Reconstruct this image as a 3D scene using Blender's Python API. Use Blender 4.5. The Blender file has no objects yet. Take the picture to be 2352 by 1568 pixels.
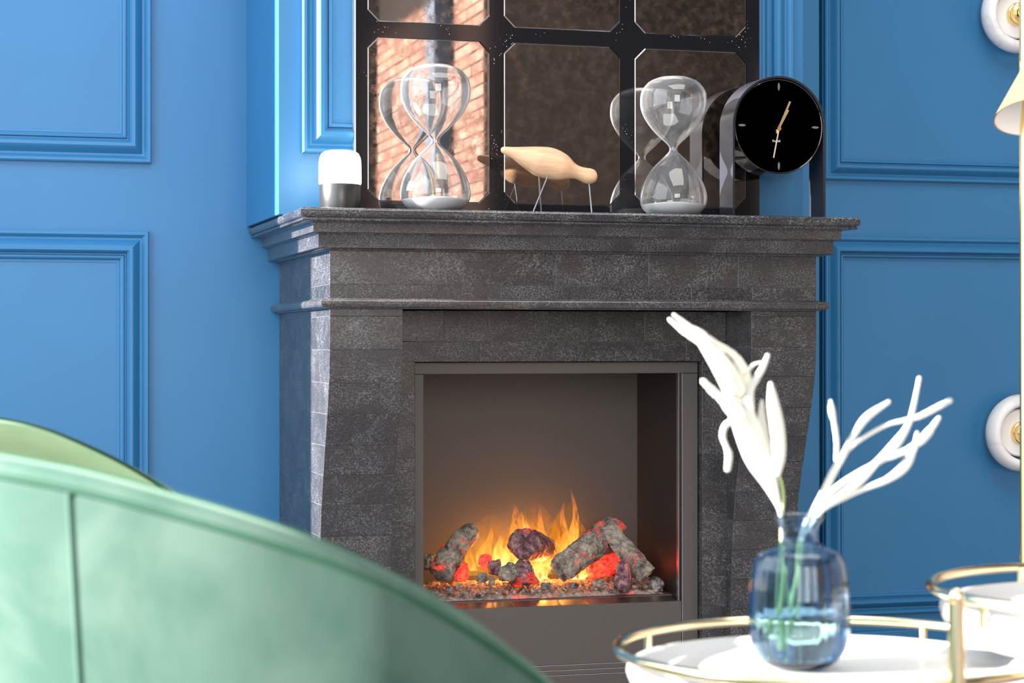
import bpy, bmesh, math, random
import numpy as np
from mathutils import Vector, Matrix, noise
random.seed(7)
S = bpy.context.scene
COL = S.collection
PI = math.pi
# ------------------------------------------------------------------ camera
FPX, CXP, CYP = 4600.0, 1176.0, 784.0          # focal length in pixels of the 2352x1568 frame
YAW, PIT, ROL = .279, .003, -.0005
_c, _s = math.cos(YAW), math.sin(YAW)
fw = Vector((_s*math.cos(PIT), _c*math.cos(PIT), math.sin(PIT)))
rt = Vector((_c, -_s, 0)); up = rt.cross(fw)
rt, up = math.cos(ROL)*rt+math.sin(ROL)*up, -math.sin(ROL)*rt+math.cos(ROL)*up
CAM = Vector((0, 0, .9))
FLOOR = -.12
cam = bpy.data.cameras.new('camera'); camo = bpy.data.objects.new('camera', cam); COL.objects.link(camo)
camo.matrix_world = Matrix(((rt.x, up.x, -fw.x, CAM.x), (rt.y, up.y, -fw.y, CAM.y), (rt.z, up.z, -fw.z, CAM.z), (0, 0, 0, 1)))
cam.sensor_width = 36; cam.lens = 36*FPX/2352
cam.clip_start = .05
cam.dof.use_dof = True; cam.dof.focus_distance = 5.2; cam.dof.aperture_fstop = 7.2
S.camera = camo
# ------------------------------------------------------------------ light
w = bpy.data.worlds.new('world'); S.world = w; w.use_nodes = True
w.node_tree.nodes['Background'].inputs[0].default_value = (.75, .87, 1, 1)
w.node_tree.nodes['Background'].inputs[1].default_value = 1.6
def lamp(kind, name, loc, power, color=(1, 1, 1), size=None, direction=None, sy=None):
    l = bpy.data.lights.new(name, kind); l.energy = power; l.color = color
    o = bpy.data.objects.new(name, l); COL.objects.link(o); o.location = loc
    if kind == 'AREA':
        l.size = size
        if sy: l.shape = 'RECTANGLE'; l.size_y = sy
    elif kind == 'POINT': l.shadow_soft_size = size
    if direction: o.rotation_euler = Vector(direction).to_track_quat('-Z', 'Y').to_euler()
    return o
sun = lamp('SUN', 'sun', (-6, 3, 5), 36.0, (1, .95, .90), direction=(1, -.05, -.36)); sun.data.angle = .012
lamp('AREA', 'window_daylight', (-1.45, 3.5, 2.4), 108, (.93, .96, 1), 3.4, (1, .12, -.12), 3.6)
lamp('AREA', 'rear_fill', (.5, -5.2, 2.5), 350, (1, .97, .93), 3.4, (.15, 1, -.1), 3.6)  # unseen fill light added behind the camera for the front faces
lamp('AREA', 'ceiling_fill', (1.9, 2.6, 4.8), 150, (1, .96, .9), 3.0, (0, .15, -1), 3.0)  # unseen overhead fill added to lift the room light
S.view_settings.view_transform = 'Standard'; S.view_settings.look = 'None'
S.view_settings.gamma = 1; S.view_settings.use_curve_mapping = False
S.view_settings.exposure = 0.0
# ------------------------------------------------------------------ geometry helpers
def ray(x, y): return (x-CXP)/FPX*rt-(y-CYP)/FPX*up+fw
def W(x, y, Y):
    g = ray(x, y); return CAM+g*(Y/g.y)
def WZ(x, y, Z):
    g = ray(x, y); return CAM+g*((Z-.9)/g.z)
def PXM(p): return FPX/((Vector(p)-CAM).dot(fw))      # pixels per metre at a point

def meta(o, label=None, cat=None, group=None, kind=None):
    if label: o['label'] = label
    if cat: o['category'] = cat
    if group: o['group'] = group
    if kind: o['kind'] = kind
    return o
def mesh(name, V, Fs, mat, parent=None, smooth=False, bevel=0, seg=2, auto=None):
    me = bpy.data.meshes.new(name); me.from_pydata([tuple(v) for v in V], [], Fs); me.update()
    bm = bmesh.new(); bm.from_mesh(me); bmesh.ops.recalc_face_normals(bm, faces=bm.faces); bm.to_mesh(me); bm.free()
    o = bpy.data.objects.new(name, me); COL.objects.link(o)
    if mat: me.materials.append(mat)
    if smooth:
        me.polygons.foreach_set('use_smooth', [True]*len(me.polygons))
        if auto: me.set_sharp_from_angle(angle=math.radians(auto))
    if bevel:
        b = o.modifiers.new('bevel', 'BEVEL'); b.width = bevel; b.segments = seg; b.limit_method = 'ANGLE'
    if parent: o.parent = parent
    return o
def empty(name, loc, label, cat, group=None):
    o = bpy.data.objects.new(name, None); COL.objects.link(o); o.location = loc; o.empty_display_size = .05
    meta(o, label, cat, group); return o
def kids_to(root):
    bpy.context.view_layer.update()
    for c in root.children: c.matrix_parent_inverse = root.matrix_world.inverted()
BF = [(0, 3, 2, 1), (4, 5, 6, 7), (0, 1, 5, 4), (1, 2, 6, 5), (2, 3, 7, 6), (3, 0, 4, 7)]
def boxv(x0, x1, y0, y1, z0, z1):
    return [(x0, y0, z0), (x1, y0, z0), (x1, y1, z0), (x0, y1, z0), (x0, y0, z1), (x1, y0, z1), (x1, y1, z1), (x0, y1, z1)]
def box(name, x0, x1, y0, y1, z0, z1, mat, parent=None, bevel=0, seg=2):
    return mesh(name, boxv(x0, x1, y0, y1, z0, z1), BF, mat, parent, bevel=bevel, seg=seg)
def boxes(name, L, mat, parent=None, bevel=0):
    V = []; Fs = []
    for b in L:
        n = len(V); V += boxv(*b); Fs += [tuple(i+n for i in f) for f in BF]
    return mesh(name, V, Fs, mat, parent, bevel=bevel)
def lathe(name, prof, center, mat, parent=None, n=64, axis='Z', ribs=0, ribamp=0, cap0=True, cap1=True, auto=None):
    V = []; Fs = []
    for (r, z) in prof:
        for i in range(n):
            a = 2*PI*i/n; rr = r*(1+ribamp*math.cos(ribs*a)) if ribs else r
            p = (rr*math.cos(a), rr*math.sin(a), z)
            if axis == 'Y': p = (p[0], p[2], p[1])
            V.append((center[0]+p[0], center[1]+p[1], center[2]+p[2]))
    m = len(prof)
    for j in range(m-1):
        for i in range(n): Fs.append((j*n+i, j*n+(i+1) % n, (j+1)*n+(i+1) % n, (j+1)*n+i))
    if cap0: Fs.append(tuple(range(n)))
    if cap1: Fs.append(tuple((m-1)*n+i for i in range(n)))
    return mesh(name, V, Fs, mat, parent, smooth=True, auto=auto)
def frames_along(P):
    P = [Vector(p) for p in P]; T = []
    for i in range(len(P)):
        t = (P[min(i+1, len(P)-1)]-P[max(i-1, 0)]).normalized(); T.append(t)
    n = T[0].orthogonal().normalized(); N = []
    for t in T:
        n = (n-t*n.dot(t)).normalized(); N.append(n.copy())
    return P, T, N
def tube(name, P, R, mat, parent=None, n=16, closed=False, caps=True):
    P, T, N = frames_along(P); V = []; Fs = []
    if not hasattr(R, '__len__'): R = [R]*len(P)
    for p, t, nn, r in zip(P, T, N, R):
        b = t.cross(nn)
        for i in range(n):
            a = 2*PI*i/n; V.append(p+(nn*math.cos(a)+b*math.sin(a))*r)
    m = len(P)
    for j in range(m if closed else m-1):
        k = (j+1) % m
        for i in range(n): Fs.append((j*n+i, j*n+(i+1) % n, k*n+(i+1) % n, k*n+i))
    if caps and not closed: Fs += [tuple(range(n)), tuple((m-1)*n+i for i in range(n))]
    return mesh(name, V, Fs, mat, parent, smooth=True, auto=50)
def ringtube(name, c, R, r, mat, parent=None, n=96, m=14, normal=None):
    V = []; Fs = []
    q = Vector(normal).to_track_quat('Z', 'Y') if normal else None
    for j in range(n):
        a = 2*PI*j/n
        for i in range(m):
            b = 2*PI*i/m; p = Vector(((R+r*math.cos(b))*math.cos(a), (R+r*math.cos(b))*math.sin(a), r*math.sin(b)))
            if q: p = q @ p
            V.append(Vector(c)+p)
    for j in range(n):
        for i in range(m): Fs.append((j*m+i, j*m+(i+1) % m, ((j+1) % n)*m+(i+1) % m, ((j+1) % n)*m+i))
    return mesh(name, V, Fs, mat, parent, smooth=True)
def catmull(P, k):
    P = [np.array(p, float) for p in P]; Q = [2*P[0]-P[1]]+P+[2*P[-1]-P[-2]]; out = []
    for i in range(1, len(Q)-2):
        for s in range(k):
            t = s/k
            out.append(.5*((2*Q[i])+(-Q[i-1]+Q[i+1])*t+(2*Q[i-1]-5*Q[i]+4*Q[i+1]-Q[i+2])*t*t+(-Q[i-1]+3*Q[i]-3*Q[i+1]+Q[i+2])*t**3))
    out.append(Q[-2]); return out
# ------------------------------------------------------------------ materials
def new_mat(name):
    m = bpy.data.materials.new(name); m.use_nodes = True; return m, m.node_tree, m.node_tree.nodes['Principled BSDF']
def pset(b, **k):
    M = {'color': 'Base Color', 'rough': 'Roughness', 'metal': 'Metallic', 'trans': 'Transmission Weight', 'ior': 'IOR', 'spec': 'Specular IOR Level',
         'coat': 'Coat Weight', 'coatr': 'Coat Roughness', 'sheen': 'Sheen Weight', 'sheenr': 'Sheen Roughness', 'emit': 'Emission Color', 'es': 'Emission Strength', 'sss': 'Subsurface Weight', 'alpha': 'Alpha'}
    for a, v in k.items():
        if a in ('color', 'emit') and len(v) == 3: v = (*v, 1)
        b.inputs[M[a]].default_value = v
def plain(name, color, rough=.5, **k):
    m, t, b = new_mat(name); pset(b, color=color, rough=rough, **k); return m
def nd(t, kind, **k):
    n = t.nodes.new(kind)
    for a, v in k.items():
        if a in n.inputs: n.inputs[a].default_value = v
        else: setattr(n, a, v)
    return n
def nz(t, scale, detail=4, rough=.55, vec=None, dist=0):
    n = nd(t, 'ShaderNodeTexNoise'); n.inputs['Scale'].default_value = scale; n.inputs['Detail'].default_value = detail
    n.inputs['Roughness'].default_value = rough; n.inputs['Distortion'].default_value = dist
    if vec: t.links.new(vec, n.inputs['Vector'])
    return n.outputs['Fac']
def ramp(t, fac, stops):
    r = nd(t, 'ShaderNodeValToRGB'); e = r.color_ramp.elements
    while len(e) < len(stops): e.new(.5)
    for i, (p, c) in enumerate(stops):
        e[i].position = p; e[i].color = (c, c, c, 1) if not hasattr(c, '__len__') else (*c, 1)
    t.links.new(fac, r.inputs['Fac']); return r.outputs['Color']
def mixc(t, fac, a, b, mode='MIX'):
    n = nd(t, 'ShaderNodeMix', data_type='RGBA', blend_type=mode)
    for sock, v in ((n.inputs['Factor'], fac), (n.inputs[6], a), (n.inputs[7], b)):
        if hasattr(v, 'is_output'): t.links.new(v, sock)
        else: sock.default_value = v if not hasattr(v, '__len__') else (*v, 1)
    return n.outputs[2]
def math_(t, op, a, b=0.0, clamp=False):
    n = nd(t, 'ShaderNodeMath', operation=op, use_clamp=clamp)
    for i, v in enumerate((a, b)):
        if hasattr(v, 'is_output'): t.links.new(v, n.inputs[i])
        else: n.inputs[i].default_value = v
    return n.outputs[0]
def coords(t, out='Object', scale=None, rot=None):
    c = nd(t, 'ShaderNodeTexCoord').outputs[out]
    if scale or rot:
        m = nd(t, 'ShaderNodeMapping'); t.links.new(c, m.inputs[0])
        if scale: m.inputs['Scale'].default_value = scale
        if rot: m.inputs['Rotation'].default_value = rot
        return m.outputs[0]
    return c
def bump(t, b, h, strength=.3, dist=.01):
    n = nd(t, 'ShaderNodeBump'); n.inputs['Strength'].default_value = strength; n.inputs['Distance'].default_value = dist
    t.links.new(h, n.inputs['Height']); t.links.new(n.outputs[0], b.inputs['Normal'])
# blue wall paint
def paint(name, col):
    m, t, b = new_mat(name); c = coords(t)
    t.links.new(mixc(t, ramp(t, nz(t, 3, 3, vec=c), [(.3, 0), (.7, 1)]), tuple(v*.96 for v in col), tuple(min(1, v*1.04) for v in col)), b.inputs['Base Color'])
    pset(b, rough=.45, spec=.5); bump(t, b, nz(t, 260, 3, vec=c), .12, .0006); return m
BLUE = paint('blue_paint', (.022, .156, .338))
# black fossil stone with pale dusty mottling
def stone(name, k=1.0, streak=None, r0=.24):
    m, t, b = new_mat(name); geo = nd(t, 'ShaderNodeNewGeometry').outputs['Position']
    oi = nd(t, 'ShaderNodeObjectInfo'); add = nd(t, 'ShaderNodeVectorMath', operation='ADD')
    sc = nd(t, 'ShaderNodeVectorMath', operation='SCALE'); t.links.new(oi.outputs['Random'], sc.inputs['Scale']); sc.inputs[0].default_value = (7, 5, 9)
    t.links.new(geo, add.inputs[0]); t.links.new(sc.outputs[0], add.inputs[1]); v = add.outputs[0]
    mp = nd(t, 'ShaderNodeMapping'); t.links.new(v, mp.inputs[0]); mp.inputs['Scale'].default_value = streak or (1, 1, 1.3); v = mp.outputs[0]
    big = ramp(t, nz(t, 9, 5, .6, v, .4), [(.42, 0), (.68, 1)])
    fine = ramp(t, nz(t, 210, 6, .75, v, .15), [(.47, 0), (.68, 1)])
    spk = ramp(t, nz(t, 330, 3, .7, v), [(.60, 0), (.72, 1)])
    vn = nd(t, 'ShaderNodeTexVoronoi'); vn.feature = 'DISTANCE_TO_EDGE'; vn.inputs['Scale'].default_value = 22; t.links.new(v, vn.inputs['Vector'])
    vein = math_(t, 'MULTIPLY', ramp(t, vn.outputs['Distance'], [(0, 1), (.012, 0)]), ramp(t, nz(t, 14, 3, vec=v), [(.55, 0), (.7, .55)]))
    msk = math_(t, 'MULTIPLY', math_(t, 'ADD', math_(t, 'MULTIPLY', big, .75), .25), math_(t, 'ADD', math_(t, 'MULTIPLY', fine, .6), math_(t, 'MULTIPLY', spk, .5)), True)
    msk = math_(t, 'MAXIMUM', msk, vein)
    base = mixc(t, oi.outputs['Random'], (.014*k, .0135*k, .016*k), (.031*k, .027*k, .028*k))
    t.links.new(mixc(t, msk, base, (.34*k, .35*k, .37*k)), b.inputs['Base Color'])
    t.links.new(math_(t, 'ADD', math_(t, 'MULTIPLY', msk, .3), r0), b.inputs['Roughness']); pset(b, spec=.6)
    bump(t, b, math_(t, 'ADD', nz(t, 90, 5, .7, v), nz(t, 12, 2, vec=v)), .22, .0012); return m
STONE = stone('dark_stone'); STONE_M = stone('dark_stone_moulding', 1.15, (1.0, 1.0, 1.6), .13)
GROUT = plain('stone_joint', (.13, .13, .13), .6)
# insert metal
m, t, b = new_mat('charcoal_powdercoat'); c = coords(t); t.links.new(mixc(t, nz(t, 500, 2, vec=c), (.07, .062, .058), (.10, .09, .084)), b.inputs['Base Color']); pset(b, rough=.52, metal=.35); CHAR = m
LINER = plain('charcoal_liner', (.075, .068, .062), .6, metal=.15)
DARKM = plain('black_metal', (.012, .012, .013), .35)
LEDGE = plain('brushed_dark_ledge', (.34, .31, .28), .36, metal=1)
SILV = plain('edge_silver', (.7, .7, .72), .25, metal=1)
# mirror
m, t, b = new_mat('antique_mirror'); c = coords(t)
g = ramp(t, nz(t, 7, 8, .7, c, 0), [(.35, 0), (.7, 1)]); g2 = ramp(t, nz(t, 38, 7, .75, c, 0), [(.42, 0), (.72, 1)])
mm = math_(t, 'MULTIPLY', g, g2)
pset(b, metal=1, rough=.02)
t.links.new(mixc(t, mm, (.60, .56, .54), (.30, .22, .17)), b.inputs['Base Color'])
t.links.new(math_(t, 'ADD', math_(t, 'MULTIPLY', mm, .10), .012), b.inputs['Roughness'])
dif = nd(t, 'ShaderNodeBsdfDiffuse'); t.links.new(mixc(t, g2, (.022, .016, .013), (.12, .085, .06)), dif.inputs[0])
ms = nd(t, 'ShaderNodeMixShader'); t.links.new(math_(t, 'ADD', math_(t, 'MULTIPLY', mm, .4), .30, True), ms.inputs[0])
t.links.new(b.outputs[0], ms.inputs[1]); t.links.new(dif.outputs[0], ms.inputs[2]); t.links.new(ms.outputs[0], t.nodes['Material Output'].inputs[0]); MIRROR = m
EDGEG = plain('bevelled_mirror_edge', (.45, .42, .40), .12, metal=1)
m, t, b = new_mat('black_glass_frame'); c = coords(t)
vn = nd(t, 'ShaderNodeTexVoronoi'); vn.inputs['Scale'].default_value = 130; t.links.new(c, vn.inputs['Vector'])
sp = math_(t, 'MULTIPLY', ramp(t, vn.outputs['Distance'], [(0, 1), (.12, 1), (.15, 0)]), ramp(t, nz(t, 9, 4, .7, c), [(.56, 0), (.62, 1)]))
t.links.new(mixc(t, sp, (.009, .009, .011), (.8, .8, .78)), b.inputs['Base Color']); pset(b, rough=.07, spec=.5); BLKG = m
# glass
def glassm(name, col, rough=0.0, ior=1.45):
    m, t, b = new_mat(name); pset(b, color=col, rough=rough, trans=1, ior=ior); return m
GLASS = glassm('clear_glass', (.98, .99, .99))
t = GLASS.node_tree; b = t.nodes['Principled BSDF']      # fine dust film, plus painted whitening that brightens the glass seen edge on
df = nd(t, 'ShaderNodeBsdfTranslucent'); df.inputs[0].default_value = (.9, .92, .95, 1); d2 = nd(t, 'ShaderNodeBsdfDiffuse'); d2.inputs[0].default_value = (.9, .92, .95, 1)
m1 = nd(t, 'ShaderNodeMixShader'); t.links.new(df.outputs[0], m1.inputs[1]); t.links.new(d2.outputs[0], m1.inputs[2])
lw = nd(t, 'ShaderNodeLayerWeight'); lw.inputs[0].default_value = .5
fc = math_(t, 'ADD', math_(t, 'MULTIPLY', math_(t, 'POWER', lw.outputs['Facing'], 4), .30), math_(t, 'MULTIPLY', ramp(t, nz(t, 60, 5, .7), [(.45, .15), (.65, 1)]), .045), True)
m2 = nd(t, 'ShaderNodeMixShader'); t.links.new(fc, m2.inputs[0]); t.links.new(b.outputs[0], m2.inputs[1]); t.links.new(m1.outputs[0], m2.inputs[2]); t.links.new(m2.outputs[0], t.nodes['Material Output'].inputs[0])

m, t, b = new_mat('blue_glass'); pset(b, color=(.70, .86, .95), rough=.0, trans=1, ior=1.45)
va = nd(t, 'ShaderNodeVolumeAbsorption'); va.inputs['Color'].default_value = (.06, .36, .62, 1); va.inputs['Density'].default_value = 170
t.links.new(va.outputs[0], t.nodes['Material Output'].inputs['Volume']); BGLASS = m
WATER = glassm('water', (.93, .99, .97), 0, 1.33)
SAND = plain('white_sand', (.72, .73, .75), .9)
BLKP = plain('black_gloss_plastic', (.006, .006, .008), .07, spec=.6, coat=.6)
m, t, b = new_mat('smoky_acrylic'); pset(b, color=(.02, .02, .028), rough=.2, spec=.35); SMOKE = m
BRASS = plain('polished_brass', (.93, .66, .28), .16, metal=1)
BRASSL = plain('pale_brass', (.95, .80, .50), .14, metal=1)
PALEG = plain('pale_gold_hand', (.95, .82, .62), .3, metal=.7)
STEEL = plain('blackened_steel', (.20, .21, .24), .25, metal=1)
WHITE = plain('white_paint', (.86, .86, .86), .35)
m, t, b = new_mat('white_marble'); c = coords(t)
t.links.new(mixc(t, ramp(t, nz(t, 9, 6, .6, c, 1.5), [(.48, 0), (.55, .5), (.62, 0)]), (.84, .82, .82), (.62, .60, .62)), b.inputs['Base Color']); pset(b, rough=.35); MARBLE = m
# wood
m, t, b = new_mat('pale_oak'); c = coords(t, scale=(6, 60, 60), rot=(0, math.radians(12), 0))
gr = nz(t, 1.6, 5, .6, c, .6)
t.links.new(mixc(t, ramp(t, gr, [(.35, 0), (.65, 1)]), (.78, .51, .32), (.64, .38, .21)), b.inputs['Base Color']); pset(b, rough=.42); OAK = m
# velvet
def velvet(name, a, bcol, sh=.6):
    m, t, b = new_mat(name); c = coords(t)
    f = ramp(t, nz(t, 7, 4, .55, c, .8), [(.40, 0), (.62, 1)])
    t.links.new(mixc(t, f, a, bcol), b.inputs['Base Color']); pset(b, rough=.75, sheen=sh, sheenr=.35, spec=.2)
    b.inputs['Sheen Tint'].default_value = (.7, 1, .8, 1); return m
VEL = velvet('green_velvet', (.036, .084, .064), (.068, .118, .094), .25); VEL_LIT = velvet('green_velvet_lit', (.22, .35, .18), (.28, .40, .23), .3); PIPE = velvet('green_piping', (.018, .065, .04), (.025, .08, .05), .05)  # inside is the same velvet with its sunlit tone put into the colour
LEAFM = plain('white_leaf', (.60, .59, .54), .8, sss=.0); STEMM = plain('green_stem', (.42, .55, .22), .5); LTIP = plain('cream_leaf', (.86, .82, .66), .7)
# logs
def logm(name, cols, hot=.0, hotpos=(.58, .70), rings=False):
    m, t, b = new_mat(name); c = coords(t, 'Generated'); g = nd(t, 'ShaderNodeNewGeometry').outputs['Position']
    f = nz(t, 28, 7, .7, g, .8); f2 = nz(t, 90, 5, .7, g, .4)
    col = ramp(t, f, [(.36, cols[0]), (.46, cols[1]), (.54, cols[2]), (.66, cols[3])])
    col = mixc(t, ramp(t, f2, [(.35, .55), (.5, 0)]), col, cols[0])
    col = mixc(t, ramp(t, f2, [(.54, 0), (.68, .7)]), col, cols[3]); pset(b, rough=.6)
    bump(t, b, math_(t, 'ADD', f, f2), 1.0, .010)
    if not hot: t.links.new(col, b.inputs['Base Color'])
    if hot:
        h = ramp(t, nz(t, 17, 4, .6, g, .6), [(hotpos[0], 0), (hotpos[1], 1)])
        h2 = math_(t, 'MULTIPLY', h, ramp(t, f2, [(.35, .25), (.6, 1)]))
        t.links.new(mixc(t, math_(t, 'MULTIPLY', h, .9), col, (.16, .01, .012)), b.inputs['Base Color'])
        t.links.new(mixc(t, h2, (.9, .01, .02), (1, .07, .02)), b.inputs['Emission Color'])
        t.links.new(math_(t, 'MULTIPLY', h2, hot), b.inputs['Emission Strength'])
    return m
GREYC = [(.02, .02, .025), (.10, .095, .10), (.30, .27, .26), (.55, .50, .48)]
TANC = [(.06, .05, .045), (.26, .22, .19), (.46, .38, .30), (.62, .54, .45)]
REDC = [(.05, .02, .03), (.18, .07, .09), (.34, .17, .18), (.55, .42, .42)]
LOGA = logm('charred_tan_log', TANC, 1.1, (.54, .66)); LOGB = logm('charred_red_log', REDC, 1.0, (.56, .66)); LOGC = logm('charred_grey_log', GREYC, .7, (.60, .7))
LOGD = logm('split_log', TANC, .8, (.55, .68)); COALG = logm('grey_coal', GREYC, .5, (.62, .72)); COALR = logm('glowing_red_coal', REDC, 3.0, (.35, .6)); COALT = logm('tan_coal', TANC, .4, (.6, .72))
m, t, b = new_mat('ash_bed'); g = nd(t, 'ShaderNodeNewGeometry').outputs['Position']
f = nz(t, 70, 7, .75, g, .8); t.links.new(ramp(t, f, [(.3, (.03, .02, .02)), (.45, (.30, .22, .18)), (.56, (.55, .42, .34)), (.7, (.5, .5, .5))]), b.inputs['Base Color'])
h = ramp(t, nz(t, 22, 4, .6, g), [(.56, 0), (.66, 1)]); b.inputs['Emission Color'].default_value = (1, .05, .03, 1)
t.links.new(math_(t, 'MULTIPLY', h, math_(t, 'MULTIPLY', ramp(t, f, [(.42, 1), (.5, 0)]), 2.2)), b.inputs['Emission Strength'])
pset(b, rough=.8); bump(t, b, f, 1, .008); ASH = m
TRAY = plain('dark_plum_tray', (.07, .035, .04), .4)
# flame: luminous gas, thicker looking in the middle, fading up and at the rims
def flamem(name, strength, c0, c1, c2):
    m = bpy.data.materials.new(name); m.use_nodes = True; t = m.node_tree; t.nodes.clear()
    out = nd(t, 'ShaderNodeOutputMaterial'); em = nd(t, 'ShaderNodeEmission'); tr = nd(t, 'ShaderNodeBsdfTransparent'); mx = nd(t, 'ShaderNodeMixShader')
    gen = nd(t, 'ShaderNodeTexCoord').outputs['Generated']; sx = nd(t, 'ShaderNodeSeparateXYZ'); t.links.new(gen, sx.inputs[0]); z = sx.outputs[2]
    geo = nd(t, 'ShaderNodeNewGeometry').outputs['Position']; mp = nd(t, 'ShaderNodeMapping'); t.links.new(geo, mp.inputs[0]); mp.inputs['Scale'].default_value = (1, 1, .28)
    n = ramp(t, nz(t, 70, 3, .5, mp.outputs[0], 1.2), [(.38, .05), (.62, 1)])
    lw = nd(t, 'ShaderNodeLayerWeight'); lw.inputs['Blend'].default_value = .5
    core = math_(t, 'POWER', math_(t, 'SUBTRACT', 1.0, lw.outputs['Facing'], True), 1.9)
    fade = ramp(t, z, [(0, 1), (.45, .75), (1, .0)])
    a = math_(t, 'MULTIPLY', math_(t, 'MULTIPLY', core, n), fade, True)
    t.links.new(ramp(t, z, [(0, c0), (.4, c1), (1, c2)]), em.inputs['Color']); em.inputs['Strength'].default_value = strength
    t.links.new(math_(t, 'MULTIPLY', a, .62, True), mx.inputs[0]); t.links.new(tr.outputs[0], mx.inputs[1]); t.links.new(em.outputs[0], mx.inputs[2]); t.links.new(mx.outputs[0], out.inputs[0])
    return m
FLAME = flamem('orange_flame', 2.0, (1, .50, .10), (1, .33, .035), (1, .22, .03)); FLAMEY = flamem('yellow_flame', 3.2, (1, .78, .30), (1, .55, .10), (1, .32, .04))

# ================================================================== SETTING
YW = 5.78
PLAST = plain('white_ceiling', (.80, .80, .80), .8); FLOORM = plain('grey_floor', (.10, .10, .105), .5)
DARKW = plain('brown_wall', (.055, .042, .036), .7)
XG0, XG1 = 2.6595, 2.6714
meta(boxes('wall_back', [(-1.6, XG0, YW, YW+.1, FLOOR, 5), (XG1, 5.0, YW, YW+.1, FLOOR, 5), (XG0-.02, XG1+.02, YW+.1, YW+.12, FLOOR, 5)], BLUE), kind='structure')
meta(box('floor', -1.6, 5, -6, YW, FLOOR-.05, FLOOR, FLOORM), kind='structure')
meta(box('ceiling', -1.6, 5, -6, YW+.1, 5, 5.05, PLAST), kind='structure')
# left wall: solid next to the alcove, then tall window openings between posts
meta(boxes('wall_left', [(-1.6, -1.5, 5.39, YW, FLOOR, 5), (-1.6, -1.5, -1.3, -.9, FLOOR, 5), (-1.6, -1.5, -6, -5.3, FLOOR, 5), (-1.6, -1.5, -5.3, 5.26, FLOOR, .1)], BLUE), kind='structure')
wr = meta(boxes('wall_right', [(4.9, 5, -1.65, YW, FLOOR, 5), (3.27, 5, -1.70, -1.60, FLOOR, 5)], DARKW), kind='structure')
meta(box('wall_front', -1.6, 5, -6.1, -6, FLOOR, 5, DARKW), kind='structure')
meta(box('baseboard_back', -1.5, XG0-.3, YW-.018, YW, FLOOR, 0.02, BLUE, bevel=.004), kind='structure').location.z = 0
meta(box('baseboard_right', XG1, 4.9, YW-.022, YW, FLOOR, 0.005, BLUE, bevel=.004), kind='structure')
# chimney breast
BX0, BX1, YB = .857, 2.352, 5.217
ZS = 1.249                                     # top of mantel shelf
meta(box('wall_chimney_breast', BX0, BX1, YB, YW, ZS, 5, BLUE, bevel=.002), kind='structure')
# framed panel mouldings
def mould(name, X0, X1, Z0, Z1, Y, s=1.0, mat=BLUE):
    prof = [(0, 0), (0, .016), (.004, .019), (.011, .019), (.015, .015), (.020, .009), (.026, .008), (.031, .014), (.038, .023), (.047, .028), (.056, .027), (.062, .019), (.064, .006), (.068, .006), (.071, .012), (.076, .013), (.080, .010), (.083, .003), (.090, .002), (.0905, 0)]
    V = []; Fs = []
    for d, h in prof:
        d *= s
        V += [(X0+d, Y-h, Z0+d), (X1-d, Y-h, Z0+d), (X1-d, Y-h, Z1-d), (X0+d, Y-h, Z1-d)]
    for j in range(len(prof)-1):
        for i in range(4): Fs.append((j*4+i, j*4+(i+1) % 4, (j+1)*4+(i+1) % 4, (j+1)*4+i))
    o = mesh(name, V, Fs, mat, smooth=True, auto=28)
    meta(o, kind='structure'); return o
mould('trim_1', -1.2, .584, 1.4249, 3.4, YW)
mould('trim_2', -1.2, .577, .02, 1.2315, YW)
mould('trim_3', BX0+.062, BX1-.035, W(700, 352, YB).z, 3.4, YB, 1.0)
mould('trim_4', XG1+.002, 4.8, 1.427, 3.4, YW, .80)
mould('trim_5', XG1+.002, 4.8, .056, 1.248, YW, .80)
# brick piers in the far part of the room (seen in the mirror)
XP = 3.25
def yv(px_):
    g = ray(px_, 300); return XP*g.y/g.x
MY = 5.17
BR = []
for k in range(6):
    m, t, b = new_mat('brick_%d' % k); g = nd(t, 'ShaderNodeNewGeometry').outputs['Position']
    cA = [(.24, .095, .055), (.28, .12, .07), (.21, .085, .05), (.30, .17, .12), (.26, .14, .095), (.19, .07, .05)][k]
    t.links.new(mixc(t, ramp(t, nz(t, 60, 5, .7, g), [(.4, 0), (.65, .6)]), cA, (.30, .23, .20)), b.inputs['Base Color']); pset(b, rough=.85); bump(t, b, nz(t, 90, 4, vec=g), .5, .004); BR.append(m)
MORT = plain('mortar', (.13, .105, .095), .9)
pr = [(2*MY-yv(1045), 2*MY-yv(1112)), (2*MY-yv(868), 2*MY-yv(982))]
pier = []
for (a, bb) in pr: pier.append((XP+.008, XP+.5, a, bb, FLOOR, 5))
wp = meta(boxes('wall_brick_pier', pier, MORT), kind='structure')
meta(box('trim_6', XP-.02, XP+.1, 2*MY-yv(1003), 2*MY-yv(983), FLOOR, 5, plain('grey_post', (.10, .13, .18), .5)), kind='structure')
meshes = []
for k in range(6):
    me = bpy.data.meshes.new('brick'); me.from_pydata(boxv(-.012, .03, -.105, .105, -.0315, .0315), [], BF); me.materials.append(BR[k]); meshes.append(me)
for (a, bb) in pr:
    for c in range(29):
        z = 1.15+c*.075; y = a-(.11 if c % 2 else 0)
        while y < bb-.02:
            y0, y1 = max(y, a), min(y+.21, bb)
            if y1-y0 > .03:
                o = bpy.data.objects.new('brick', random.choice(meshes)); COL.objects.link(o)
                o.location = (XP+.006+random.uniform(-.003, .003), (y0+y1)/2, z); o.scale = (1, (y1-y0)/.21, 1); o.parent = wp
            y += .22

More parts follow.
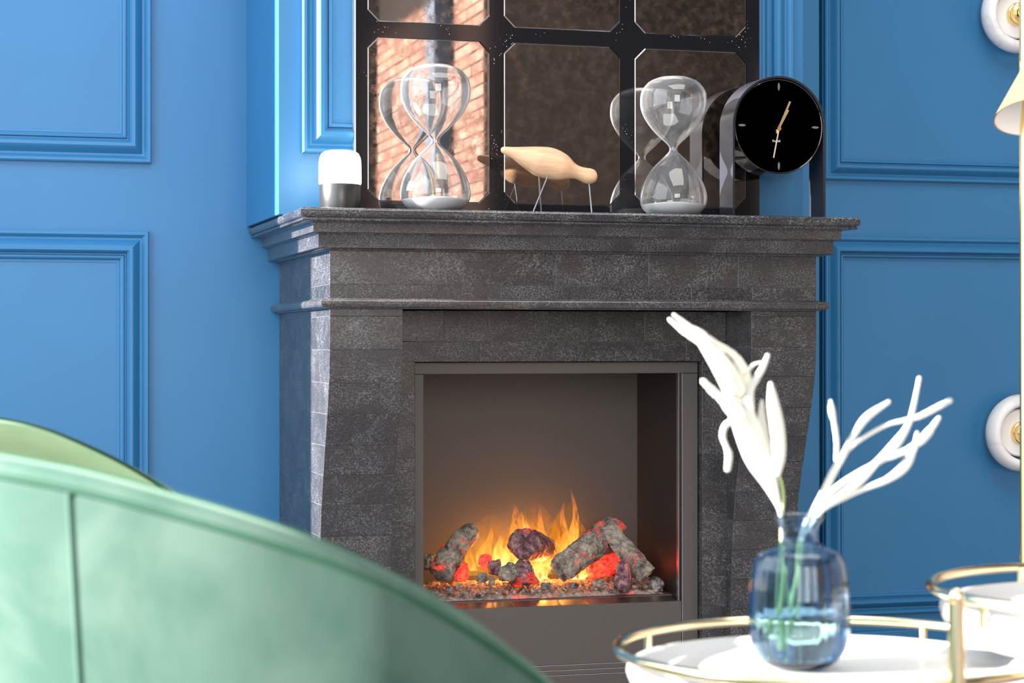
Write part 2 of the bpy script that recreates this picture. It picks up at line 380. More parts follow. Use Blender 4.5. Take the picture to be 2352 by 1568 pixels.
# ================================================================== FIREPLACE
FX0, FX1, FY = .952, 2.292, 5.0
LXI, RXI = 1.142, 2.102
YL, YI = 5.18, 5.209
OX0, OX1, OZ = 1.216, 2.031, .8616
fp = empty('fireplace', ((FX0+FX1)/2, 5.4, FLOOR), 'large dark mottled stone fireplace surround with moulded mantel shelf and curved legs', 'fireplace')
def surround(name, prof, mat, x0=FX0, x1=FX1, y0=FY, yw=YW):
    V = []; Fs = []
    for o, z in prof:
        V += [(x0-o, yw, z), (x0-o, y0-o, z), (x1+o, y0-o, z), (x1+o, yw, z)]
    for j in range(len(prof)-1):
        for i in range(3): Fs.append((j*4+i, j*4+i+1, (j+1)*4+i+1, (j+1)*4+i))
    Fs.append((0, 1, 2, 3)); n = (len(prof)-1)*4; Fs.append((n, n+1, n+2, n+3))
    for i0, i3 in ((0, 0), (3, 3)): Fs.append(tuple(j*4+i0 for j in range(len(prof))))
    o = mesh(name, V, Fs, mat, fp, smooth=True, auto=35)
    return o
def rnd(o0, z0, z1, r, k=5):      # rounded nose profile from top to bottom
    P = []
    for i in range(k+1):
        a = PI/2*(1-i/k); P.append((o0-r+r*math.cos(a), z0-r+r*math.sin(a)))
    for i in range(k+1):
        a = -PI/2*i/k; P.append((o0-r+r*math.cos(a), z1+r+r*math.sin(a)))
    return P
surround('mantel_shelf', [(.03, ZS)]+rnd(.0885, ZS, 1.2245, .009)+[(.080, 1.2245), (.080, 1.2225)]+rnd(.083, 1.2225, 1.2165, .0028, 3)+[(.045, 1.2165)], STONE_M)
surround('upper_moulding', [(.03, 1.2165), (.058, 1.2165), (.0575, 1.2145), (.0515, 1.2135)]+[(.0505, 1.21), (.0505, 1.190)]+[(.047, 1.1885), (.03, 1.1885)], STONE_M)
surround('lower_moulding', [(.02, 1.1885), (.042, 1.1885), (.041, 1.1868), (.0355, 1.1855), (.0345, 1.183), (.0345, 1.152), (.031, 1.1495), (.014, 1.1490), (.013, 1.146), (.002, 1.1455)], STONE_M)
surround('string_course', [(0, 1.0262), (.006, 1.0262), (.0065, 1.0245), (.013, 1.024)]+rnd(.026, 1.0235, 1.0015, .0095)+[(.010, 1.0015), (.009, .9985), (0, .9985)], STONE_M)
# joints/core slightly behind the stone faces
e = .0012
boxes('core', [(FX0+e, FX1-e, FY+e, YW, .9985, 1.1455), (LXI-.02, RXI+.02, YL+e, YW, OZ+e, 1.0), (LXI-.02, OX0-e, YL+e, YW, FLOOR, 1.0), (OX1+e, RXI+.02, YL+e, YW, FLOOR, 1.0)], GROUT, fp)
J = .0004
def block(x0, x1, y0, y1, z0, z1): return box('stone_block', x0+J, x1-J, y0, y1, z0+J, z1-J, STONE, fp, bevel=.0006, seg=1)
# frieze: two courses
zj = W(1200, 656, FY).z
for (z0, z1, px_) in ((zj, 1.1465, [757, 1065, 1277, 1490, 1695, 1875]), (1.0255, zj, [757, 927, 1150, 1374, 1588, 1728, 1875])):
    xs = [W(p, 640, FY).x for p in px_]; xs[0] = FX0; xs[-1] = FX1
    for i in range(len(xs)-1):
        block(xs[i], xs[i+1], FY, FY+.25 if 0 < i < len(xs)-2 else FY+.27, z0, z1)
    n = 3
    for k in range(n):     # left and right returns
        ya = FY+.27+(YW-FY-.27)*k/n; yb = FY+.27+(YW-FY-.27)*(k+1)/n
        block(FX0, FX0+.03, ya+J, yb-J, z0, z1); block(FX1-.03, FX1, ya+J, yb-J, z0, z1)
# lintel
zl = W(1200, 784, YL).z
for (z0, z1, px_) in ((zl, .9985, [915, 1020, 1262, 1480, 1668]), (OZ, zl, [915, 1100, 1310, 1576, 1668])):
    xs = [W(p, 780, YL).x for p in px_]; xs[0] = LXI; xs[-1] = RXI
    for i in range(len(xs)-1): block(xs[i], xs[i+1], YL, YL+.2, z0, z1)
zs = [OZ]+[OZ-.085*(k+1) for k in range(11)]
for k in range(11):
    for (xa, xb) in ((LXI, OX0), (OX1, RXI)): block(xa, xb, YL, YL+.2, max(zs[k+1], FLOOR), zs[k])
# curved legs
prof_leg = [(1.1, 0), (.90, 0), (.83, .006), (.76, .024), (.70, .045), (.62, .073), (.55, .098), (.48, .118), (.40, .132), (.30, .142), (.15, .147), (.0, .149), (-.2, .149)]
def recess(z):
    for i in range(len(prof_leg)-1):
        (za, ra), (zb, rb) = prof_leg[i], prof_leg[i+1]
        if zb <= z <= za:
            f = (za-z)/(za-zb); f = f*f*(3-2*f)*.35+f*.65; return ra+(rb-ra)*f
    return .149
def leg_block(x0, x1, z0, z1):
    V = []; n = 7
    for i in range(n):
        z = z1-J-(z1-z0-2*J)*i/(n-1); y = FY+recess(z)
        V += [(x0+J, y, z), (x1-J, y, z), (x1-J, YW, z), (x0+J, YW, z)]
    Fs = [(0, 1, 2, 3), ((n-1)*4, (n-1)*4+3, (n-1)*4+2, (n-1)*4+1)]
    for i in range(n-1):
        for q in range(4): Fs.append((i*4+q, i*4+(q+1) % 4, (i+1)*4+(q+1) % 4, (i+1)*4+q))
    return mesh('stone_block', V, Fs, STONE, fp, bevel=.0006, seg=1)
for (x0, x1) in ((FX0+.0012, LXI-.0012), (RXI+.0012, FX1-.0012)):
    V = []; Fs = []; n = 24
    for i in range(n):
        z = .9985-(.9985-FLOOR)*i/(n-1); y = FY+recess(z)+.0035; V += [(x0, y, z), (x1, y, z), (x1, YW, z), (x0, YW, z)]
    for i in range(n-1):
        for q in range(4): Fs.append((i*4+q, i*4+(q+1) % 4, (i+1)*4+(q+1) % 4, (i+1)*4+q))
    mesh('leg_core', V, Fs+[(0, 1, 2, 3)], GROUT, fp)
for side, (x0, x1) in enumerate(((FX0, LXI), (RXI, FX1))):
    yj = [(708, 726, 803, 879, 951, 1025, 1094, 1165, 1240, 1315, 1390, 1465, 1540), (710, 727, 797, 864, 936, 1004, 1064, 1133, 1201, 1270, 1340, 1410, 1480)][side]
    zz = [W(830 if side == 0 else 1800, y, FY+.02).z for y in yj]; zz[0] = .9985
    while zz[-1] > FLOOR+.05: zz.append(zz[-1]-.077)
    zz[-1] = FLOOR
    for k in range(len(zz)-1): leg_block(x0, x1, zz[k+1], zz[k])
kids_to(fp)

# ================================================================== ELECTRIC FIRE INSERT
IL0, IL1, IR1, IR0 = OX0+.006, 1.2465, 1.9815, OX1-.002
IT = .829; IB = .1987; YC = 5.56; PT = .1975
ins = empty('fireplace_insert', (1.62, 5.4, FLOOR), 'charcoal metal electric fire insert with open firebox inside stone fireplace', 'fireplace insert')
boxes('top_frame', [(IL0, IR0, YI, YI+.03, IT, OZ-.0015)], CHAR, ins, bevel=.0012)
box('side_frame', IL0, IL1, YI, YI+.03, FLOOR, IT-.001, CHAR, ins, bevel=.0012)
box('side_frame', IR1+.002, IR0, YI, YI+.03, FLOOR, IT-.001, CHAR, ins, bevel=.0012)
box('frame_edge', IR1+.0008, IR1+.0022, YI-.0005, YI+.01, FLOOR, IT, SILV, ins)
box('frame_edge', IR1-.0082, IR1-.0068, YI+.004, YI+.02, PT, IT, SILV, ins)
box('back_panel', IL0, IR1, YC, YC+.01, .1, IT+.05, LINER, ins)
box('side_panel', IR1-.006, IR1+.0005, YI+.012, YC, .1, IT+.05, DARKM, ins)
box('side_panel', IL0, IL1-.004, YI+.03, YC, .1, IT+.05, LINER, ins)
box('top_panel', IL0, IR1, YI+.03, YC, IT+.02, IT+.03, LINER, ins)
# lower cover panel with three fine grooves
zg = [W(1330, y, YI).z for y in (1525, 1537, 1548.5)]
pan = []
zt = PT
for z in zg+[FLOOR+.01]:
    pan.append((IL1+.0015, IR1-.0015, YI-.002, YI+.012, z+.0012, zt)); zt = z-.0008
for k, p in enumerate(pan): box('cover_panel', *p, CHAR, ins, bevel=.0008)
for z in zg: box('groove_edge', IL1+.0015, IR1-.0015, YI-.0026, YI+.004, z-.0008, z+.0004, SILV, ins)
box('panel_back', IL1-.004, IR1+.002, YI+.014, YI+.02, FLOOR+.01, PT-.012, DARKM, ins)
xs = [IL1-.002, W(1186, 1385, YI).x, W(1355, 1380, YI).x, IR1-.008]
for i in range(3):
    xa, xb = xs[i]+.0006, xs[i+1]-.0006
    mesh('ledge_strip', [(xa, YI+.004, PT-.012), (xb, YI+.004, PT-.012), (xb, YI+.062, PT-.012), (xa, YI+.062, PT-.012), (xa, YI+.004, PT-.003), (xb, YI+.004, PT-.003), (xb, YI+.062, PT+.0085), (xa, YI+.062, PT+.0085)], BF, LEDGE, ins, bevel=.0008)
box('fuel_tray', IL1+.02, W(1545, 1370, YI+.08).x, YI+.064, YC, .13, PT+.013, TRAY, ins, bevel=.006)
kids_to(ins)
# ash and ember bed
ZB = PT+.016
nx, ny = 150, 60; X0b, X1b = IL1+.03, W(1520, 1360, YI+.1).x; Y0b, Y1b = YI+.074, YC-.02
V = []; Fs = []
for j in range(ny):
    for i in range(nx):
        u, v = i/(nx-1), j/(ny-1); x = X0b+(X1b-X0b)*u; y = Y0b+(Y1b-Y0b)*v
        ed = min(1, min(u, 1-u)*14, v*9+.05)
        n1 = noise.turbulence(Vector((x*55, y*55, 3)), 4, False)
        y += .006*noise.noise(Vector((x*40, 0, 0)))*(1-v)
        V.append((x, y, ZB-.004+ed*(.009+.013*n1)+.012*v))
for j in range(ny-1):
    for i in range(nx-1): Fs.append((j*nx+i, j*nx+i+1, (j+1)*nx+i+1, (j+1)*nx+i))
meta(mesh('ash_bed', V, Fs, ASH, smooth=True), 'bed of pale ash and glowing red embers in the firebox', 'ash', kind='stuff')
def bedz(x, y): return ZB+.012+.012*(y-Y0b)/(Y1b-Y0b)
# small crumbs, too many to count
V = []; Fs = []
random.seed(3)
for k in range(520):
    x = random.uniform(X0b+.02, X1b-.01); y = random.uniform(Y0b+.004, Y0b+.17); s = random.uniform(.002, .006); z = bedz(x, y)+.0015
    n = len(V); M = Matrix.Rotation(random.random()*6, 3, Vector((random.random(), random.random(), 1)).normalized())
    for p in boxv(-1, 1, -1, 1, -.7, .7): V.append(Vector((x, y, z))+M @ (Vector(p)*s*random.uniform(.6, 1.1)))
    Fs += [tuple(i+n for i in f) for f in BF]
meta(mesh('ember_crumbs', V, Fs, ASH, None), 'scattered small crumbs of ash and coal on the ember bed', 'embers', kind='stuff')
def log(name, pts, R, mat, label, squish=1.0, n=48, amp=.20, sharp=False, seed=0, rings=44):
    # pts: (px, py, Y); a rough log with closed broken ends
    P = [W(*p) for p in pts]; P = [Vector(q) for q in catmull(P, max(2, rings//(len(P)-1)))]
    Rr = np.interp(np.linspace(0, 1, len(P)), np.linspace(0, 1, len(R)), R)
    P, T, N = frames_along(P); V = []; Fs = []
    for k, (p, tt, nn, r) in enumerate(zip(P, T, N, Rr*1.12)):
        bb = tt.cross(nn)
        for i in range(n):
            a = 2*PI*i/n; d = nn*math.cos(a)*squish+bb*math.sin(a)
            if sharp: d *= 1/max(abs(math.cos(a)), abs(math.sin(a)))**.75*.88
            q = p+d*r; dn = noise.fractal(Vector((q.x*42+seed, q.y*42, q.z*42)), .8, 2.1, 5)
            gr = noise.noise(Vector((i*.9, k*.12, seed)))*.06
            V.append(q+d*r*(amp*dn+gr))
    m_ = len(P)
    for j in range(m_-1):
        for i in range(n): Fs.append((j*n+i, j*n+(i+1) % n, (j+1)*n+(i+1) % n, (j+1)*n+i))
    for e_, sgn in ((0, -1), (m_-1, 1)):     # broken ends in rings
        prev = [e_*n+i for i in range(n)]
        for s_, push in ((.75, .10), (.45, .16), (.15, .12)):
            cur = []
            for i in range(n):
                v = Vector(V[e_*n+i]); q = P[e_]+(v-P[e_])*s_; q += T[e_]*sgn*Rr[e_]*(push+.25*noise.noise(q*90))
                cur.append(len(V)); V.append(q)
            for i in range(n): Fs.append((prev[i], prev[(i+1) % n], cur[(i+1) % n], cur[i]))
            prev = cur
        Fs.append(tuple(prev))
    o = mesh(name, V, Fs, mat, None, smooth=True, auto=60)
    if label: meta(o, label, 'log')
    return o
log('log', [(1012, 1316, 5.315), (1035, 1277, 5.35), (1058, 1245, 5.385), (1082, 1222, 5.42)], [.029, .030, .026, .025], LOGA, 'leftmost log in the firebox, standing slanted, grey foot and glowing red top', seed=1)
log('log', [(1199, 1248, 5.35), (1228, 1254, 5.42), (1262, 1266, 5.50)], [.038, .036, .030], LOGB, 'log lying with its round charred end towards the viewer, on the stump in the middle', seed=2, amp=.12)
log('stump', [(1202, 1289, 5.345), (1202, 1308, 5.34), (1203, 1338, 5.335)], [.017, .026, .036], LOGB, None, seed=4, n=26)
meta(bpy.data.objects['stump'], 'charred reddish stump propping up the middle log', 'stump')
log('log', [(1288, 1308, 5.315), (1325, 1280, 5.345), (1365, 1248, 5.39), (1412, 1216, 5.44)], [.033, .034, .035, .037], LOGA, 'thick tan log leaning up to the right with a rounded charred lower end', seed=5)
log('log', [(1392, 1207, 5.362), (1425, 1248, 5.345), (1455, 1285, 5.32), (1484, 1321, 5.30)], [.021, .024, .026, .027], LOGD, 'split log with black top slanting down to the right over the tan log', sharp=True, squish=.8, seed=6, amp=.08)
log('log', [(1352, 1310, 5.43), (1385, 1300, 5.44), (1435, 1288, 5.45)], [.024, .026, .028], COALR, 'short glowing red log behind, under the crossed logs on the right', seed=8, amp=.08)
def chunk(name, px_, py_, Y, sx, sy, sz, mat, label, seed=0, cat='coal', flat=0):
    sx *= 1.15; sy *= 1.1; sz *= 1.1; c = W(px_, py_, Y); bm = bmesh.new(); bmesh.ops.create_icosphere(bm, subdivisions=4, radius=1)
    for v in bm.verts:
        p = v.co.copy(); q = p/max(abs(p.x), abs(p.y), abs(p.z))**.45
        if flat and q.z > 0: q.x *= 1-.62*q.z; q.y *= 1-.4*q.z
        d = 1+.28*noise.fractal(p*1.4+Vector((seed, 0, 0)), .9, 2, 3)+.10*noise.fractal(p*5+Vector((0, seed, 0)), .8, 2, 3)
        v.co = Vector((q.x*sx, q.y*sy, q.z*sz))*d*.78
    me = bpy.data.meshes.new(name); bm.to_mesh(me); bm.free(); me.materials.append(mat)
    me.polygons.foreach_set('use_smooth', [True]*len(me.polygons))
    o = bpy.data.objects.new(name, me); COL.objects.link(o); o.location = c
    o.rotation_euler = (0, 0, seed*.7); meta(o, label, cat); return o
chunk('coal', 1172, 1314, 5.315, .038, .026, .027, COALT, 'tan ridged chunk of coal left of the middle stump', 1)
chunk('coal', 1137, 1303, 5.35, .034, .022, .024, LOGB, 'dark red lump of coal behind the tan chunk', 2)
chunk('coal', 1108, 1326, 5.31, .014, .013, .015, COALG, 'small black round coal left of the tan chunk', 3)
chunk('coal', 1116, 1290, 5.42, .020, .018, .024, COALR, 'glowing orange coal at the back between left log and stump', 4)
chunk('coal', 1061, 1313, 5.385, .020, .018, .028, COALR, 'glowing red coal beside the foot of the leftmost log', 5)
chunk('coal', 1433, 1322, 5.285, .056, .026, .050, LOGB, 'plum grey pointed lump of coal in front of the split log', 6, flat=1)
chunk('coal', 1502, 1342, 5.32, .036, .026, .024, COALG, 'rough grey coal at the right end of the ember bed', 7)
chunk('coal', 1374, 1338, 5.30, .016, .013, .011, COALT, 'small flat topped coal in front of the red log', 8)
chunk('coal', 1253, 1345, 5.30, .015, .013, .011, COALG, 'small grey coal right of the middle stump', 9)
chunk('coal', 1318, 1344, 5.30, .013, .012, .009, COALG, 'small grey coal below the end of the thick tan log', 10)
chunk('coal', 1129, 1334, 5.30, .009, .009, .016, COALT, 'tiny upright tan coal before the black round coal', 11)
chunk('coal', 1032, 1352, 5.30, .011, .01, .008, COALG, 'tiny square coal below the leftmost log', 12)
chunk('coal', 1053, 1346, 5.31, .008, .01, .008, COALG, 'tiny square coal right of the foot of the leftmost log', 13)
chunk('coal', 1102, 1366, 5.295, .015, .01, .008, COALG, 'low dark coal at the front left edge of the bed', 14)
chunk('coal', 1360, 1302, 5.40, .016, .014, .020, COALR, 'orange glowing coal beside the red log', 16)
chunk('coal', 985, 1290, 5.46, .02, .02, .026, COALT, 'dim brown coal at the far left behind the leftmost log', 17)
# flames
def flame(pts, wid, mat, label, th=.35, seed=0):
    P = [W(*p) for p in pts]; P = [Vector(q) for q in catmull(P, 7)]; n = 18; V = []; Fs = []
    k = len(P)
    for j, p in enumerate(P):
        u = j/(k-1); r = float(np.interp(u, np.linspace(0, 1, len(wid)), wid))/PXM(p)/2
        sh = noise.noise(Vector((u*3, seed, 0)))*r*.5
        for i in range(n):
            a = 2*PI*i/n; V.append((p.x+math.cos(a)*r+sh, p.y+math.sin(a)*r*th, p.z))
    for j in range(k-1):
        for i in range(n): Fs.append((j*n+i, j*n+(i+1) % n, (j+1)*n+(i+1) % n, (j+1)*n+i))
    o = mesh('flame', V, Fs, mat, None, smooth=True); meta(o, label, 'flame', 'flames between the logs'); o.visible_shadow = True; return o
flame([(1196, 1300, 5.43), (1194, 1250, 5.43), (1186, 1195, 5.43), (1180, 1150, 5.43)], [40, 44, 26, 3], FLAME, 'tall flame rising left above the middle log', seed=1)
flame([(1208, 1290, 5.47), (1210, 1240, 5.47), (1206, 1200, 5.47), (1196, 1172, 5.47)], [40, 30, 16, 3], FLAMEY, 'yellow flame directly behind the middle log', seed=2)
flame([(1250, 1300, 5.46), (1246, 1250, 5.46), (1222, 1208, 5.46), (1214, 1178, 5.46)], [44, 36, 18, 3], FLAME, 'flame bending left above the right of the middle log', seed=3)
flame([(1262, 1290, 5.50), (1250, 1240, 5.50), (1240, 1200, 5.50), (1240, 1160, 5.50)], [30, 26, 16, 3], FLAME, 'faint thin flame behind the right of the middle log', seed=4)
flame([(1296, 1275, 5.49), (1300, 1235, 5.49), (1292, 1190, 5.49), (1296, 1150, 5.49)], [36, 24, 12, 3], FLAME, 'slender flame above the thick tan log, left one', seed=5)
flame([(1310, 1270, 5.5), (1318, 1220, 5.5), (1322, 1180, 5.5), (1310, 1120, 5.5)], [34, 26, 14, 3], FLAME, 'tallest thin flame above the thick tan log', seed=6)
flame([(1282, 1290, 5.45), (1280, 1260, 5.45), (1288, 1230, 5.45), (1284, 1205, 5.45)], [46, 34, 18, 3], FLAME, 'low flame at the upper left of the thick tan log', seed=7)
flame([(1235, 1330, 5.40), (1240, 1305, 5.40), (1245, 1285, 5.41), (1250, 1268, 5.42)], [50, 60, 70, 40], FLAMEY, 'brightest yellow flame in the gap right of the middle stump', seed=8)
flame([(1150, 1310, 5.43), (1148, 1280, 5.43), (1146, 1255, 5.43), (1150, 1225, 5.43)], [50, 42, 22, 3], FLAMEY, 'yellow flame between the leftmost log and the stump', seed=9)
flame([(1120, 1300, 5.46), (1112, 1270, 5.46), (1124, 1240, 5.46), (1132, 1205, 5.46)], [50, 38, 18, 3], FLAME, 'curling orange flame right of the leftmost log', seed=10)
flame([(1085, 1310, 5.45), (1080, 1290, 5.45), (1076, 1270, 5.45), (1080, 1250, 5.45)], [26, 26, 16, 3], FLAME, 'small dim flame close to the leftmost log', seed=11)
flame([(1180, 1320, 5.39), (1172, 1290, 5.40), (1168, 1260, 5.40), (1162, 1235, 5.40)], [40, 42, 24, 3], FLAMEY, 'yellow flame left of the stump', seed=12)
flame([(1328, 1330, 5.38), (1332, 1318, 5.38), (1336, 1308, 5.38), (1340, 1298, 5.38)], [36, 36, 24, 4], FLAMEY, 'small yellow flame under the thick tan log', seed=13)
FLAMEH = flamem('amber_haze', .8, (1, .42, .04), (1, .34, .02), (1, .28, .02))  # faint sheets added to imitate the hazy glow around the flames
flame([(1120, 1320, 5.52), (1115, 1280, 5.52), (1120, 1230, 5.52), (1130, 1180, 5.52)], [120, 150, 120, 20], FLAMEH, 'wide dim sheet of painted amber haze right of the leftmost log', th=.12, seed=21)
flame([(1225, 1320, 5.53), (1225, 1270, 5.53), (1225, 1210, 5.53), (1230, 1150, 5.53)], [150, 170, 130, 20], FLAMEH, 'wide dim sheet of painted amber haze behind the middle log', th=.12, seed=22)
flame([(1300, 1300, 5.53), (1300, 1260, 5.53), (1305, 1210, 5.53), (1305, 1150, 5.53)], [100, 110, 80, 14], FLAMEH, 'dim sheet of painted amber haze above the thick tan log', th=.12, seed=23)
for (px_, py_, Y, p) in ((1200, 1265, 5.51, 2.0), (1245, 1300, 5.42, 1.2), (1130, 1280, 5.51, 1.4), (1290, 1255, 5.51, 1.5), (1345, 1315, 5.42, .35), (1060, 1300, 5.43, .3)):
    lamp('POINT', 'fire_glow', W(px_, py_, Y), p, (1, .36, .06), .02)

# ================================================================== MIRROR
mr = empty('wall_mirror', (1.6, MY, ZS), 'antiqued panelled mirror with black glass lattice frame standing on the mantel shelf', 'mirror')
MX0, MX1 = W(817, 300, MY).x, W(1743, 300, MY).x
cols = [(W(843, 300, MY).x, W(1125, 300, MY).x), (W(1156, 300, MY).x, W(1424, 300, MY).x), (W(1456, 300, MY).x, W(1713, 300, MY).x)]
rows = [(W(900, 463, MY).z, W(900, 86, MY).z), (W(900, 52, MY).z, W(900, 52, MY).z+.415)]
MZ1 = rows[1][1]+.03
def octa(x0, x1, z0, z1, c): return [(x0+c, z0), (x1-c, z0), (x1, z0+c), (x1, z1-c), (x1-c, z1), (x0+c, z1), (x0, z1-c), (x0, z0+c)]
CH = .030
# lattice front: a plate with eight-sided openings, built cell by cell
gx = [MX0]+[(cols[i][1]+cols[i+1][0])/2 for i in range(2)]+[MX1]; gz = [ZS+.0005, (rows[0][1]+rows[1][0])/2, MZ1]
V = []; Fs = []
for ci in range(3):
    for ri in range(2):
        n = len(V); O = octa(*cols[ci], *rows[ri], CH); cx0, cx1, cz0, cz1 = gx[ci], gx[ci+1], gz[ri], gz[ri+1]
        Cn = [(O[0][0], cz0), (O[1][0], cz0), (cx1, cz0), (cx1, O[2][1]), (cx1, O[3][1]), (cx1, cz1), (O[4][0], cz1), (O[5][0], cz1), (cx0, cz1), (cx0, O[6][1]), (cx0, O[7][1]), (cx0, cz0)]
        for (x, z) in O: V.append((x, MY-.004, z))
        for (x, z) in Cn: V.append((x, MY-.004, z))
        for (x, z) in O: V.append((x, MY+.004, z))
        a = n; c_ = n+8
        Fs += [(a, a+1, c_+1, c_), (a+1, a+2, c_+3, c_+2, c_+1), (a+2, a+3, c_+4, c_+3), (a+3, a+4, c_+6, c_+5, c_+4), (a+4, a+5, c_+7, c_+6), (a+5, a+6, c_+9, c_+8, c_+7), (a+6, a+7, c_+10, c_+9), (a+7, a, c_, c_+11, c_+10)]
        for i in range(8): Fs.append((a+i, a+(i+1) % 8, n+20+(i+1) % 8, n+20+i))
mesh('lattice', V, Fs, BLKG, mr)
box('backing', MX0, MX1, MY+.003, YB-.0005, ZS+.0005, MZ1, EDGEG if False else plain('mirror_side', (.75, .76, .78), .3, metal=.6), mr)
for ci in range(3):
    for ri in range(2):
        V = []; Fs = []
        for (ins_, dy) in ((.0, -.0030), (.0022, -.0048)):
            x0, x1 = cols[ci]; z0, z1 = rows[ri]
            for (x, z) in octa(x0+.0008+ins_, x1-.0008-ins_, z0+.0008+ins_, z1-.0008-ins_, CH-.3*ins_): V.append((x, MY+dy, z))
        for i in range(8): Fs.append((i, (i+1) % 8, 8+(i+1) % 8, 8+i))
        Fs.append(tuple(range(8, 16)))
        for (x, z) in octa(*cols[ci], *rows[ri], CH): V.append((x, MY+.003, z))
        o = mesh('mirror_pane', V[:16], Fs, MIRROR, mr)
        o.data.materials.append(EDGEG)
        for p in o.data.polygons:
            if len(p.vertices) == 4: p.material_index = 1
kids_to(mr)

# ================================================================== ON THE MANTEL
def hourglass(px_, ytop, ybot, Y, label):
    b0 = W(px_, ybot, Y); k = PXM(b0); s = (ybot-ytop)/341/k
    c = (b0.x, b0.y, ZS+.0005)
    pr_ = [(137, 3), (138.5, 25), (141, 38), (149, 57), (160, 69), (175, 78), (195, 81), (215, 79.5), (235, 72), (255, 60), (272, 46), (287, 31), (298, 19), (306, 12), (312, 9.5), (319, 11), (328, 19), (342, 34), (360, 51), (380, 64), (400, 74), (420, 80), (437, 81.5), (452, 78), (464, 69), (473, 55), (477.5, 38), (478, 10)]
    f = catmull([(y, r) for y, r in pr_], 4)
    out = [(max(.0005, float(r)*s), (478-float(y))*s) for y, r in f]
    root = empty('hourglass', c, label, 'hourglass')
    th = .0016
    inn = []
    for (r, z) in out:
        if r-th > .0009 and th < z < out[0][1]-th: inn.append((r-th, z))
    # shift inner ends inwards, one closed glass skin
    inn = [(.0006, out[0][1]-th*1.2)]+[(r, z) for r, z in inn]+[(.0006, th*1.6)]
    V = []; Fs = []; n = 64
    for L in (out, inn):
        base = len(V)
        for (r, z) in L:
            for i in range(n):
                a = 2*PI*i/n; V.append((c[0]+r*math.cos(a), c[1]+r*math.sin(a), c[2]+z))
        for j in range(len(L)-1):
            for i in range(n):
                q = (base+j*n+i, base+j*n+(i+1) % n, base+(j+1)*n+(i+1) % n, base+(j+1)*n+i)
                Fs.append(q)
        Fs.append(tuple(base+i for i in range(n))); Fs.append(tuple(base+(len(L)-1)*n+i for i in range(n)))
    me = bpy.data.meshes.new('bulbs'); me.from_pydata(V, [], Fs); me.update()
    bm = bmesh.new(); bm.from_mesh(me)
    bmesh.ops.recalc_face_normals(bm, faces=bm.faces); nv = len(out)*n
    bm.verts.ensure_lookup_table()
    inner = [f_ for f_ in bm.faces if all(v.index >= nv for v in f_.verts)]
    cc = Vector((c[0], c[1], 0))
    o_f = next(f_ for f_ in bm.faces if f_.verts[0].index < nv and len(f_.verts) == 4 and abs(f_.normal.z) < .5)
    d = (o_f.calc_center_median()-cc); d.z = 0
    if o_f.normal.dot(d) < 0: bmesh.ops.reverse_faces(bm, faces=[f_ for f_ in bm.faces if f_ not in set(inner)])
    i_f = next(f_ for f_ in inner if len(f_.verts) == 4 and abs(f_.normal.z) < .5); d = (i_f.calc_center_median()-cc); d.z = 0
    if i_f.normal.dot(d) > 0: bmesh.ops.reverse_faces(bm, faces=inner)
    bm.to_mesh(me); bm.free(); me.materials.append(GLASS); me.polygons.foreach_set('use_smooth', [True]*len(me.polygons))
    g = bpy.data.objects.new('bulbs', me); COL.objects.link(g); g.parent = root
    zt_ = (478-446)*s; sp_ = [(r-th-.0006, z) for r, z in out if th*1.7 < z < zt_ and r > .02]
    sp_ = [(.001, zt_+.004), (sp_[0][0]*.5, zt_+.003)]+sp_+[(sp_[-1][0]*.6, th*1.8), (.001, th*1.8)]
    lathe('sand', sp_, c, SAND, root, n=48)
    kids_to(root); return root
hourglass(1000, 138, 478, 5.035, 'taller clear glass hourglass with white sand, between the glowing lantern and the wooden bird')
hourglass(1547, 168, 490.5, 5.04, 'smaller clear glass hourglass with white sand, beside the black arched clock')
# lantern
c = W(781, 471, 5.05); k = 1/PXM(c); c = (c.x, c.y, ZS+.0005)
ln = empty('table_lantern', c, 'small table lantern with glowing white dome and black base on the left of the mantel', 'lamp')
lathe('base', [(40*k, 0), (45*k, 1.5*k), (46.5*k, 6*k), (47.5*k, 58*k), (46*k, 61*k), (42*k, 61*k)], c, plain('satin_black', (.02, .02, .02), .32, spec=.6), ln, auto=40)
GLOW = plain('glowing_opal_glass', (.95, .95, .92), .4, emit=(1, .95, .82), es=7)
lathe('glass_dome', [(46*k, 60*k), (48.5*k, 62*k), (49*k, 66*k), (48.6*k, 112*k), (47*k, 122*k), (43*k, 131*k), (36*k, 136*k), (26*k, 138.5*k), (2*k, 139*k)], c, GLOW, ln)
kids_to(ln)
# wooden shore bird
Yb_ = 5.045
def sil(L): return [W(x, y, Yb_) for x, y in L]
bd = empty('wooden_bird', (W(1262, 480, Yb_).x, Yb_, ZS), 'pale oak shore bird figure with tail raised, standing on three thin steel rods', 'figurine')
sec = [(1152, 343, 1), (1153.5, 343, 7), (1160, 344, 11), (1180, 349, 22), (1205, 359, 38), (1230, 369, 57), (1255, 379, 69), (1280, 385.5, 73), (1300, 391, 64), (1315, 394, 49), (1328, 397, 37), (1340, 399.5, 32), (1350, 402, 34), (1360, 404, 35), (1367, 405.5, 28), (1370.5, 406, 15), (1372, 406, 1)]
